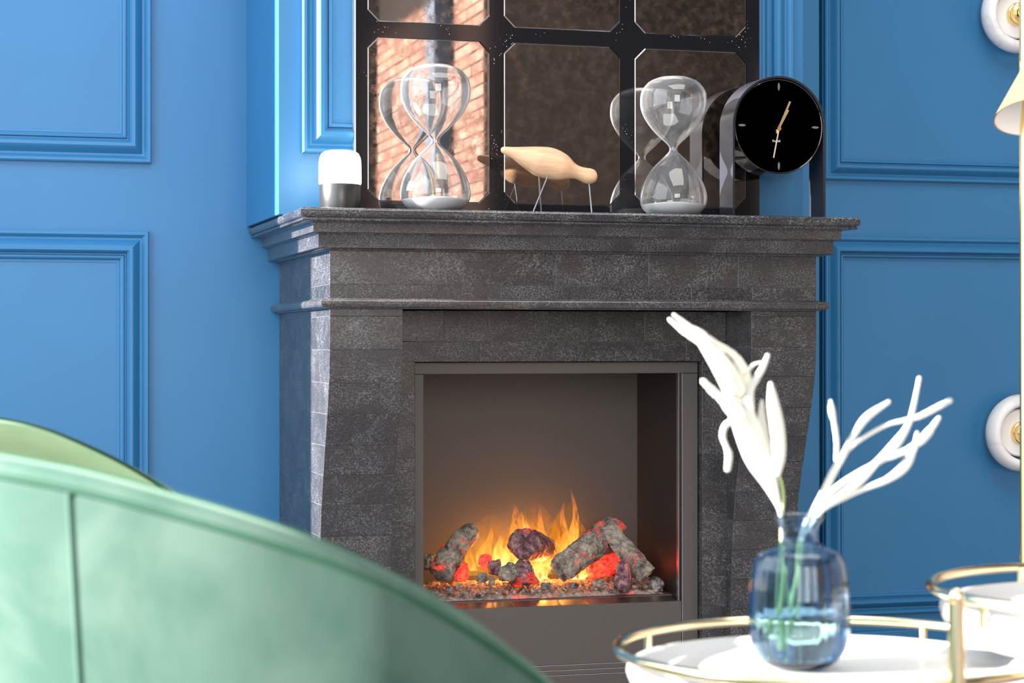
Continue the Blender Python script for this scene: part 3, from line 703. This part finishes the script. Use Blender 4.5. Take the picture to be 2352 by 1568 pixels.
# silhouette: top line and bottom line in the photograph
topl = [(1150, 345), (1151.5, 339), (1157, 336.5), (1180, 337.5), (1205, 337), (1232, 336.5), (1262, 338), (1282, 344), (1303, 357), (1318, 373), (1330, 381), (1345, 385), (1358, 387), (1368, 393), (1372, 405)]
botl = [(1150, 345), (1152, 350), (1158, 354), (1175, 363), (1195, 379), (1215, 393), (1235, 405), (1262, 412), (1285, 413.5), (1302, 411), (1320, 410.5), (1332, 415), (1345, 421), (1358, 422), (1368, 416), (1372, 405)]
def interp(L, u):
    d = [0]
    for i in range(1, len(L)): d.append(d[-1]+math.dist(L[i], L[i-1]))
    uu = u*d[-1]; return (float(np.interp(uu, d, [p[0] for p in L])), float(np.interp(uu, d, [p[1] for p in L])))
topl = [tuple(p) for p in catmull(topl, 5)]; botl = [tuple(p) for p in catmull(botl, 5)]
V = []; Fs = []; n = 24; m_ = 46
for j in range(m_):
    u = j/(m_-1); u = .5-.5*math.cos(PI*u) if False else u
    a = W(*interp(topl, u), Yb_); b2 = W(*interp(botl, u), Yb_); mid = (a+b2)/2; h = (a-b2).length/2; ax = (a-b2).normalized() if h > 1e-5 else Vector((0, 0, 1))
    dep = min(h*.92, .034)
    for i in range(n):
        al = 2*PI*i/n; V.append(mid+ax*h*math.cos(al)+Vector((0, 1, 0))*dep*math.sin(al))
for j in range(m_-1):
    for i in range(n): Fs.append((j*n+i, j*n+(i+1) % n, (j+1)*n+(i+1) % n, (j+1)*n+i))
Fs += [tuple(range(n)), tuple((m_-1)*n+i for i in range(n))]
bo = mesh('body', V, Fs, OAK, bd, smooth=True)
for (a, bpt, ya, yb2) in (((1259, 402), (1223, 483), -.030, -.032), ((1238, 400), (1243.5, 484), .005, .02), ((1353, 420), (1360, 486), 0, 0)):
    p0 = W(*a, Yb_+ya); p1 = W(*bpt, Yb_+yb2); p1 = Vector((p1.x, p1.y, ZS)); tube('leg', [p0, p1], .0024, STEEL, bd, n=10)
kids_to(bd)
# arched clock
YCk = 5.005; yk1 = YCk+.095
cc = W(1786.5, 296, YCk); a_l = W(1683, 300, YCk).x; a_r = W(1896.5, 300, YCk).x; Rk = (a_r-a_l)/2; cxk = (a_l+a_r)/2; ztop = W(1787, 174, YCk).z; czk = ztop-Rk
ck = empty('mantel_clock', (cxk, YCk+.047, ZS), 'glossy black arched clock with round dial and gold hands, right end of the mantel', 'clock')
tk = .0062; pts_o = [(cxk-Rk, ZS)]+[(cxk-Rk*math.cos(PI*i/40), czk+Rk*math.sin(PI*i/40)) for i in range(41)]+[(cxk+Rk, ZS)]
Ri = Rk-tk; pts_i = [(cxk-Ri, ZS)]+[(cxk-Ri*math.cos(PI*i/40), czk+Ri*math.sin(PI*i/40)) for i in range(41)]+[(cxk+Ri, ZS)]
V = []; Fs = []; N_ = len(pts_o)
for L, y in ((pts_o, YCk), (pts_i, YCk), (pts_i, yk1), (pts_o, yk1)):
    for x, z in L: V.append((x, y, z+.0004))
for q in range(4):
    for i in range(N_-1): Fs.append((q*N_+i, q*N_+i+1, ((q+1) % 4)*N_+i+1, ((q+1) % 4)*N_+i))
Fs += [(0, N_, 2*N_, 3*N_), (N_-1, 2*N_-1, 3*N_-1, 4*N_-1)]
mesh('arch', V, Fs, SMOKE, ck, smooth=True, auto=40, bevel=.0008)
box('base_plate', cxk-Rk, cxk+Rk, YCk, yk1, ZS+.0002, ZS+.003, SMOKE, ck)
Rd = Ri-.0005; czd = czk
def disc(name, prof, c, mat, par, n=72, auto=30): return lathe(name, prof, c, mat, par, n=n, axis='Y', auto=auto)
disc('case', [(Rd, .006), (Rd, .088), (Rd-.003, .092)], (cxk, YCk, czd), BLKP, ck)
disc('dial', [(Rd, .0062), (Rd, .0045), (Rd-.0022, .0030), (Rd-.004, .0045), (Rd-.0045, .0065)], (cxk, YCk, czd), BLKP, ck)
yf = YCk+.0050
disc('dial_face', [(Rd-.004, .0), (.0005, .0)], (cxk, yf, czd), plain('gloss_black_dial', (.001, .001, .002), .04, spec=.22), ck)
MARK = plain('engraved_marker', (.22, .20, .17), .3, metal=.5)
for a in (0, 90, 180, 270):
    A = math.radians(a); d = Vector((math.sin(A), 0, math.cos(A))); q = Vector((d.z, 0, -d.x)); c0 = Vector((cxk, yf-.0004, czd))+d*Rd*.83
    V = []; 
    for i in range(16):
        t_ = 2*PI*i/16; V.append(c0+d*.0105*math.cos(t_)+q*.0032*math.sin(t_))
    V += [v+Vector((0, .0003, 0)) for v in V]
    mesh('hour_marker', V, [tuple(range(16)), tuple(range(31, 15, -1))]+[(i, (i+1) % 16, 16+(i+1) % 16, 16+i) for i in range(16)], MARK, ck)
hub = W(1786, 296, YCk)
def hand(name, p, tail, wid, y, mat):
    a = W(*p, y); c0 = Vector((hub.x, y, hub.z)); d = (a-c0); d.y = 0; L = d.length; d.normalize(); q = Vector((d.z, 0, -d.x))
    V = [c0-d*tail-q*wid*.5, c0-d*tail+q*wid*.5, c0+d*L+q*wid*.5, c0+d*L-q*wid*.5]; V += [v+Vector((0, .0012, 0)) for v in V]
    mesh(name, V, BF, mat, ck)
hand('hour_hand', (1810, 252), .008, .0075, YCk-.004, BRASSL); hand('minute_hand', (1815, 233), .014, .0055, YCk-.007, BRASSL); hand('second_hand', (1777, 362), .004, .0034, YCk-.010, PALEG)
disc('hub', [(.0058, -.012), (.0058, .006)], (hub.x, YCk, hub.z), BRASS, ck)
tx = bpy.data.curves.new('logo', 'FONT'); tx.body = 'Kartell'; tx.size = .0085; tx.align_x = 'CENTER'; tx.extrude = .0002
to = bpy.data.objects.new('logo', tx); COL.objects.link(to); tx.materials.append(plain('logo_white', (.75, .75, .78), .5))
bpy.context.view_layer.update(); dg = bpy.context.evaluated_depsgraph_get(); me = bpy.data.meshes.new_from_object(to.evaluated_get(dg)); bpy.data.objects.remove(to)
to = bpy.data.objects.new('logo', me); COL.objects.link(to); p = W(1783, 326, yf); to.location = (p.x, yf-.0006, p.z); to.rotation_euler = (PI/2, 0, 0); to.parent = ck
kids_to(ck)

# ================================================================== WALL SCONCES
def sconce(px_, py_, label):
    c = W(px_, py_, YW-.06); c = Vector((c.x, YW, c.z))
    r = empty('wall_sconce', c, label, 'wall light')
    disc('wall_mount', [(.03, -.04), (.03, 0)], c, BRASS, r)
    # marble ring, lens shaped in section
    V = []; Fs = []; n = 80
    P = [(.124, -.050), (.121, -.068), (.112, -.083), (.100, -.090), (.090, -.086), (.086, -.078), (.090, -.060), (.098, -.040), (.108, -.028), (.118, -.032)]
    for j in range(n):
        a = 2*PI*j/n
        for (rr, y) in P: V.append((c.x+rr*math.cos(a), c.y+y, c.z+rr*math.sin(a)))
    m_ = len(P)
    for j in range(n):
        for i in range(m_): Fs.append((j*m_+i, j*m_+(i+1) % m_, ((j+1) % n)*m_+(i+1) % m_, ((j+1) % n)*m_+i))
    mesh('marble_ring', V, Fs, MARBLE, r, smooth=True)
    disc('inner_disc', [(.060, -.012), (.074, -.03), (.076, -.045), (.072, -.050), (.001, -.050)], c, WHITE, r)
    disc('lamp_holder', [(.036, -.048), (.038, -.060), (.036, -.066), (.033, -.068), (.033, -.078), (.036, -.082), (.036, -.094), (.030, -.098)], c, BRASS, r)
    b = lathe('bulb', [(.001, .0), (.012, .003), (.022, .012), (.026, .026), (.022, .038), (.012, .046), (.001, .049)], (0, 0, 0), BRASSL, r, n=32)
    b.rotation_euler = (PI/2, 0, 0); b.location = (c.x, c.y-.085, c.z)
    kids_to(r); b.location = (c.x, c.y-.085, c.z)
    # arm strut holding the ring
    tube('ring_strut', [(c.x+.060, c.y-.045, c.z), (c.x+.095, c.y-.055, c.z)], .003, BRASS, r).matrix_parent_inverse = r.matrix_world.inverted()
    return r
sconce(2338, 33, 'upper round marble wall light with brass centre on the blue panelled wall')
sconce(2348, 994, 'lower round marble wall light with brass centre on the blue panelled wall')

# ================================================================== FLOOR LAMP
D_ = 3.45
def atd(x, y, d): return CAM+ray(x, y)*d
pl = atd(2359, 600, D_)
fl = empty('floor_lamp', (pl.x, pl.y, FLOOR), 'brass floor lamp with tilted cone shade at the right edge of the picture', 'floor lamp')
tube('pole', [(pl.x, pl.y, FLOOR+.02), (pl.x, pl.y, 1.62)], .0125, BRASS, fl, n=20)
lathe('base', [(.14, 0), (.14, .015), (.13, .02), (.015, .022)], (pl.x, pl.y, FLOOR), BRASS, fl)
oc = atd(2378, 268, D_-.06); ax = (Vector((0, 0, 1))*.93+fw*.36+rt*.0).normalized()   # axis from opening to apex
q = ax.to_track_quat('Z', 'Y'); V = []; Fs = []; n = 64
sh = [(.0695, 0), (.0635, .010), (.028, .070), (.016, .090), (.0155, .105)]
full = sh+[(r-.0022, z) for r, z in reversed(sh)]
for (r, z) in full:
    for i in range(n):
        a = 2*PI*i/n; V.append(oc+q @ Vector((r*math.cos(a), r*math.sin(a), z)))
for j in range(len(full)-1):
    for i in range(n): Fs.append((j*n+i, j*n+(i+1) % n, (j+1)*n+(i+1) % n, (j+1)*n+i))
so = mesh('lamp_shade', V, Fs, plain('brushed_brass', (.90, .62, .27), .38, metal=.9), fl, smooth=True, auto=40); so.data.materials.append(WHITE)
for i, p in enumerate(so.data.polygons):
    if i//n >= len(sh)-1: p.material_index = 1
ap = oc+ax*.10
tube('arm', [ap, ap+ax*.03, Vector((pl.x, pl.y, ap.z+.05))], .007, BRASS, fl, n=12)
kids_to(fl)

# ================================================================== SIDE TABLE WITH TWO ROUND TRAYS
H1, H2, RR = .346, .282, .2500
tc1 = WZ(1920, 1490, .9-H1); tc2 = WZ(2640, 1352, .9-H2)
zr1, zr2 = tc1.z, tc2.z
tb = empty('side_table', (tc1.x, tc1.y, FLOOR), 'two tier side table with round white trays and brass gallery rails', 'table')
TR = .0058
MTOP = plain('white_tray', (.50, .50, .50), .25)
for nm, c_, post_a in (('lower', tc1, [197, 100, 320]), ('upper', tc2, [152, 215, 268, 60])):
    c = Vector(c_)
    ringtube('rail', c, RR, TR, BRASSL, tb)
    # shallow dish below the rail
    z = c.z; pr_ = [(.001, -.030), (.10, -.0295), (.20, -.0292), (.214, -.0275), (.222, -.021), (.230, -.017), (.235, -.0165), (.239, -.019), (.240, -.026), (.236, -.038), (.225, -.052), (.205, -.064), (.18, -.070), (.001, -.072)]
    lathe('tray', pr_, (c.x, c.y, z), MTOP, tb, n=96, auto=50, cap0=False, cap1=False)
    for a in post_a[:3] if nm == 'lower' else post_a[:4]:
        pass
P1 = tc1; 
def rail_post(c, px_, rad=.0045, back=True, bottom=-.022):
    # post under the rail at the image column px_
    best = None
    for i in range(720):
        a = 2*PI*i/720; p = Vector((c.x+RR*.985*math.cos(a), c.y+RR*.985*math.sin(a), c.z))
        d = p-CAM; x = CXP+FPX*d.dot(rt)/d.dot(fw)
        far = d.dot(fw) > (Vector(c)-CAM).dot(fw)
        if far == back and (best is None or abs(x-px_) < best[0]): best = (abs(x-px_), p)
    p = best[1]; tube('rail_post', [p, p+Vector((0, 0, bottom))], rad, BRASSL, tb, n=12); return p
rail_post(tc1, 1488); rail_post(tc1, 2120); rail_post(tc2, 2258, back=False, bottom=-.03); rail_post(tc2, 2345, back=True)
# main vertical posts
def leg(px_, ytop, d, rad, ball=True, ybot=None):
    p = atd(px_, ytop, d); zb = FLOOR if ybot is None else ybot
    tube('leg', [(p.x, p.y, zb), (p.x, p.y, p.z)], rad, BRASSL, tb, n=20)
    if ball: lathe('finial', [(.001, .014), (.005, .0125), (.0075, .007), (.0075, .001), (.005, -.003), (.001, -.004)], p, BRASSL, tb, n=24)
dleg = (tc1-CAM).dot(fw)-.03
leg(2197, 1382, 2.03, .0085); leg(2340, 1470, 2.55, .0075, False)
# short horizontal brace seen between the trays
a = atd(2203, 1470, 2.14); b2 = atd(2281, 1478, 2.22); tube('brace', [a, b2], .0075, BRASSL, tb, n=14)
kids_to(tb)

# ================================================================== VASE AND STEMS
zt1 = zr1-.0294
vb = WZ(1836, 1533, zt1); vc = (vb.x, vb.y, zt1+.0004); kv = 1/PXM(vb)
va_ = empty('vase', vc, 'ribbed blue glass bottle vase on the lower white tray', 'vase')
YB0 = 1537.0
vp = [(YB0, 8), (YB0-.5, 46), (YB0-4, 66), (1518, 88), (1500, 101), (1475, 111), (1445, 116), (1415, 117), (1380, 116), (1340, 112.5), (1305, 108), (1284, 101), (1272, 90), (1264, 74), (1257, 56), (1249, 44), (1238, 40.5), (1225, 41), (1211, 46), (1198, 54), (1188, 60)]
vf = catmull(vp, 3)
outer = [(float(r)*kv, (YB0-float(y))*kv) for y, r in vf]; thv = .0024
inn = [(r-thv, z) for r, z in outer if z > .009 and r > .01]; inn = [(inn[0][0]*.6, .0085)]+inn; inn = [(.002, .0088)]+inn
n = 192; V = []; Fs = []; seq = outer+list(reversed(inn))
for q_, (r, z) in enumerate(seq):
    ramp_ = min(1, max(0, (z/kv-10)/40))*min(1, max(0, (265-z/kv)/25)); amp = .036*ramp_ if q_ < len(outer) else .006*ramp_
    for i in range(n):
        a = 2*PI*i/n; rr = r*(1-amp*(.5-.5*abs(math.cos(12*a))**.6*1.0)) ; V.append((vc[0]+rr*math.cos(a), vc[1]+rr*math.sin(a), vc[2]+z))
for j in range(len(seq)-1):
    for i in range(n): Fs.append((j*n+i, j*n+(i+1) % n, (j+1)*n+(i+1) % n, (j+1)*n+i))
Fs += [tuple(range(n)), tuple((len(seq)-1)*n+i for i in range(n))]
mesh('glass_body', V, Fs, BGLASS, va_, smooth=True, auto=60)
wz = (YB0-1413)*kv; wprof = [(.001, .0098)]+[(r-.0009, z+.0002) for r, z in inn[2:] if z < wz]; wprof += [(wprof[-1][0], wz), (.001, wz)]
lathe('water', wprof, vc, WATER, va_, n=72, auto=50)
kids_to(va_)
YV = vb.y
def blade(pts, wid, mat, par, name='leaf', flat=.45, off=0.0, fuzz=0.0, depths=None):
    dd = (vb-CAM).dot(fw)
    Q = []
    for i, p in enumerate(pts):
        d = dd+off+(depths[i] if depths else 0); Q.append(tuple(atd(p[0], p[1], d)))
    k = 6; P = [Vector(q) for q in catmull(Q, k)]; wd = [float(w_[0]) for w_ in catmull([(w_,) for w_ in wid], k)]
    V = []; Fs = []; n = 12; m_ = len(P)
    for j in range(m_):
        t_ = (P[min(j+1, m_-1)]-P[max(j-1, 0)]).normalized(); s_ = t_.cross(fw).normalized(); f_ = s_.cross(t_).normalized()
        r = .96*max(.6, wd[j])/2/PXM(P[j])*(1+fuzz*noise.noise(P[j]*400))
        for i in range(n):
            a = 2*PI*i/n; V.append(P[j]+s_*r*math.cos(a)+f_*r*flat*math.sin(a))
    for j in range(m_-1):
        for i in range(n): Fs.append((j*n+i, j*n+(i+1) % n, (j+1)*n+(i+1) % n, (j+1)*n+i))
    for e_, sg in ((0, -1), (m_-1, 1)):
        t_ = (P[e_]-P[e_-1 if e_ else 1]).normalized(); r = max(.6, wd[e_])/2/PXM(P[e_]); V.append(P[e_]+t_*r*.8); c_ = len(V)-1
        for i in range(n): Fs.append((e_*n+i, e_*n+(i+1) % n, c_))
    return mesh(name, V, Fs, mat, par, smooth=True)
sA = empty('faux_leaf_spray', tuple(WZ(1800, 1500, zt1+.012)), 'dense spray of white felted leaves leaning left, standing in the blue vase', 'plant stem')
L_ = LEAFM
blade([(1796, 1250), (1795, 1200), (1788, 1165), (1760, 1115), (1725, 1060), (1705, 1000), (1690, 955)], [7, 8, 10, 15, 24, 32, 26], L_, sA, 'stem')
blade([(1788, 1165), (1772, 1110), (1742, 1040), (1706, 960), (1670, 880), (1632, 812), (1604, 775)], [8, 26, 36, 40, 34, 30, 20], L_, sA)
blade([(1712, 990), (1704, 930), (1690, 880), (1655, 820), (1620, 775), (1585, 750), (1547, 722)], [20, 40, 44, 26, 22, 12, 7], L_, sA, off=.006, fuzz=.3)
blade([(1700, 900), (1660, 830), (1618, 790), (1580, 766), (1537, 733)], [28, 24, 22, 16, 8], LTIP, sA, off=-.008, fuzz=.3)
blade([(1714, 905), (1712, 860), (1688, 818), (1655, 795), (1622, 770)], [20, 24, 18, 14, 8], LTIP, sA, off=.012, fuzz=.2)
blade([(1690, 900), (1672, 860), (1650, 830), (1640, 810)], [24, 30, 20, 8], L_, sA, off=-.015)
blade([(1700, 975), (1668, 925), (1640, 900), (1614, 874)], [34, 26, 20, 14], L_, sA, off=-.012, fuzz=.45)
blade([(1710, 985), (1690, 970), (1668, 975), (1660, 1000), (1668, 1025), (1674, 1045), (1671, 1080)], [22, 17, 15, 14, 12, 17, 14], L_, sA, off=-.02)
blade([(1722, 960), (1722, 900), (1738, 868), (1752, 845), (1764, 815)], [26, 20, 17, 14, 10], L_, sA, off=-.006)
blade([(1712, 862), (1728, 840), (1742, 833), (1756, 832)], [8, 7, 5, 5], L_, sA, off=-.004)
blade([(1786, 1090), (1790, 1045), (1786, 985), (1776, 925), (1770, 880)], [14, 30, 34, 28, 10], L_, sA, off=-.014)
blade([(1765, 1050), (1756, 1005), (1750, 965), (1750, 920)], [26, 26, 22, 9], L_, sA, off=.01)
blade([(1775, 1120), (1765, 1060), (1740, 1010), (1720, 960), (1710, 910)], [16, 34, 44, 36, 24], L_, sA, off=.004)
blade([(1790, 1165), (1782, 1130), (1770, 1090), (1752, 1040)], [8, 16, 26, 24], L_, sA, off=-.009)
blade([(1794, 1240), (1795, 1190), (1799, 1150), (1796, 1115), (1786, 1085)], [6, 6, 7, 6, 7], STEMM, sA, 'stem', off=.004)
for (a, b3) in (((1794, 1240), (1778, 1500)), ((1797, 1245), (1806, 1480)), ((1800, 1245), (1790, 1455))):
    dd = (vb-CAM).dot(fw); tube('stem', [atd(*a, dd-.002), atd(*b3, dd+.004)], .0009, STEMM, sA, n=8)
kids_to(sA)
sB = empty('faux_leaf_spray', tuple(WZ(1830, 1500, zt1+.012)), 'open branching spray of narrow white leaves leaning right, standing in the blue vase', 'plant stem')
blade([(1835, 1240), (1852, 1200), (1886, 1142), (1914, 1085), (1940, 1040), (1962, 998), (1992, 957), (2043, 922)], [7, 13, 17, 18, 15, 14, 18, 9], L_, sB, 'stem')
blade([(1921, 1058), (1922, 1015), (1916, 970), (1911, 945), (1908, 920)], [10, 11, 11, 16, 7], L_, sB, off=-.005, fuzz=.2)
blade([(1940, 1040), (1981, 1007), (2036, 976), (2075, 966), (2110, 957), (2150, 937), (2184, 919)], [8, 9, 9, 10, 12, 14, 11], L_, sB, off=.004, fuzz=.2)
blade([(1872, 1178), (1900, 1140), (1936, 1109), (1980, 1082), (2010, 1065), (2050, 1028), (2085, 978), (2099, 931), (2112, 867)], [10, 15, 15, 15, 16, 24, 14, 11, 9], L_, sB, off=-.006)
blade([(2014, 1062), (2055, 1046), (2090, 1030), (2125, 1002), (2158, 958)], [8, 13, 16, 20, 9], L_, sB, off=.004, fuzz=.25)
blade([(1840, 1240), (1868, 1200), (1892, 1168), (1935, 1145), (1981, 1124), (2040, 1100), (2078, 1070), (2098, 1032), (2107, 996)], [7, 10, 13, 12, 12, 17, 24, 15, 6], L_, sB, 'stem', off=.008)
blade([(1895, 1165), (1929, 1140), (1975, 1105), (2014, 1066)], [8, 16, 18, 10], L_, sB, off=-.01)
blade([(2090, 1050), (2102, 1025), (2106, 1000), (2107, 992)], [14, 14, 10, 6], L_, sB, off=-.012)
for (a, b3) in (((1833, 1240), (1812, 1500)), ((1838, 1242), (1822, 1470)), ((1842, 1240), (1836, 1500))):
    dd = (vb-CAM).dot(fw); tube('stem', [atd(*a, dd-.002), atd(*b3, dd+.002)], .0010, STEMM, sB, n=8)
kids_to(sB)

# ================================================================== GREEN TUB CHAIR
ch = empty('tub_chair', (-.6, 1.9, FLOOR), 'mint green velvet tub chair seen from behind in the left foreground', 'chair')
rim = [(1420, 1760, 1.80), (1250, 1572, 1.74), (1130, 1462, 1.71), (1000, 1372, 1.69), (870, 1302, 1.675), (730, 1240, 1.67), (570, 1185, 1.67), (400, 1135, 1.68), (200, 1082, 1.70), (0, 1044, 1.74), (-200, 1010, 1.82), (-340, 985, 1.95), (-360, 960, 2.12), (-250, 948, 2.28), (-130, 950, 2.38), (0, 962, 2.44), (100, 984, 2.47), (200, 1023, 2.485), (300, 1072, 2.49), (410, 1141, 2.48), (520, 1225, 2.46), (640, 1340, 2.43), (740, 1470, 2.40)]
RP = [Vector(q) for q in catmull([tuple(atd(*p)) for p in rim], 5)]
cen = Vector((sum(p.x for p in RP)/len(RP), sum(p.y for p in RP)/len(RP), 0))
N_ = len(RP)
def shell(name, offo, offi, ztopoff, zbot, mat, i0, i1, thick_prof):
    V = []; Fs = []; K = len(thick_prof)
    for j in range(i0, i1):
        p = RP[j]; t_ = RP[min(j+1, N_-1)]-RP[max(j-1, 0)]; t_.z = 0; t_.normalize(); nn = Vector((t_.y, -t_.x, 0))
        if nn.dot(p-cen) < 0: nn = -nn
        for (o_, z_) in thick_prof:
            taper = 1-.10*max(0, min(1, (-z_)/.5)); zz_ = p.z+z_
            V.append(Vector((p.x, p.y, max(zz_, FLOOR+.14)))+nn*(o_-(-z_)*.10))
    n_ = i1-i0
    for j in range(n_-1):
        for k in range(K): Fs.append((j*K+k, j*K+(k+1) % K, (j+1)*K+(k+1) % K, (j+1)*K+k))
    Fs += [tuple(range(K)), tuple((n_-1)*K+k for k in range(K))]
    return mesh(name, V, Fs, mat, ch, smooth=True, auto=70)
TH = .030
shell('outer_back', 0, 0, 0, 0, VEL, 0, N_, [(TH, -.60), (TH, -.42), (TH, -.25), (TH, -.10), (TH, -.022), (TH*.93, -.010), (TH*.72, -.002), (TH*.45, 0), (.0, 0), (.0, -.60)])
shell('inner_back', 0, 0, 0, 0, VEL_LIT, 0, N_, [(-.002, -.60), (-.002, -.003), (-TH*.45, -.002), (-TH*.85, -.010), (-TH*1.15, -.028), (-TH*1.2, -.10), (-TH*1.2, -.60)])
def offs(j, o_, z_):
    p = RP[j]; t_ = RP[min(j+1, N_-1)]-RP[max(j-1, 0)]; t_.z = 0; t_.normalize(); nn = Vector((t_.y, -t_.x, 0))
    if nn.dot(p-cen) < 0: nn = -nn
    return Vector((p.x, p.y, p.z+z_))+nn*(o_+z_*.10)
tube('piping', [offs(j, TH*.98, -.013) for j in range(N_)], .0032, PIPE, ch, n=10)
tube('piping', [offs(j, -.001, .0) for j in range(N_)], .0022, PIPE, ch, n=10)
SEAMM = velvet('green_velvet_seam', (.040, .095, .072), (.048, .110, .084), .3)
# vertical seams on the outside of the back
def nearest_px(px_):
    return min(range(0, 60), key=lambda j: abs((CXP+FPX*(RP[j]-CAM).dot(rt)/(RP[j]-CAM).dot(fw))-px_))
for px_ in (190, ):
    j = nearest_px(px_)
    tube('seam', [offs(j, TH-.0006, z_) for z_ in (-.016, -.05, -.10, -.2, -.35, -.5)], .0030, SEAMM, ch, n=8)
sc_ = [RP[j] for j in range(0, N_, 3)]
zs_ = FLOOR+.42
V = [Vector((cen.x+(p.x-cen.x)*.86, cen.y+(p.y-cen.y)*.86, zs_)) for p in sc_]+[Vector((cen.x+(p.x-cen.x)*.86, cen.y+(p.y-cen.y)*.86, FLOOR+.2)) for p in sc_]
k = len(sc_); mesh('seat', V, [tuple(range(k)), tuple(range(2*k-1, k-1, -1))]+[(i, (i+1) % k, k+(i+1) % k, k+i) for i in range(k)], VEL_LIT, ch, bevel=.02)
for (dx, dy) in ((-.15, -.22), (.3, -.2), (-.15, .22), (.3, .22)):
    tube('leg', [(cen.x+dx, cen.y+dy, FLOOR), (cen.x+dx*.9, cen.y+dy*.9, FLOOR+.21)], [.008, .014], BRASS, ch, n=12)
kids_to(ch)

# pieces that sit on a part rather than on the whole thing
def under(child_name, parent_name):
    for o in list(bpy.data.objects):
        if o.name.split('.')[0] == child_name and o.parent:
            c = [q for q in o.parent.children if q.name.split('.')[0] == parent_name]
            if c: o.parent = c[0]; o.matrix_parent_inverse = Matrix.Identity(4)
under('hour_marker', 'dial_face'); under('logo', 'dial_face'); under('bulb', 'lamp_holder'); under('seam', 'outer_back'); under('groove_edge', 'panel_back')
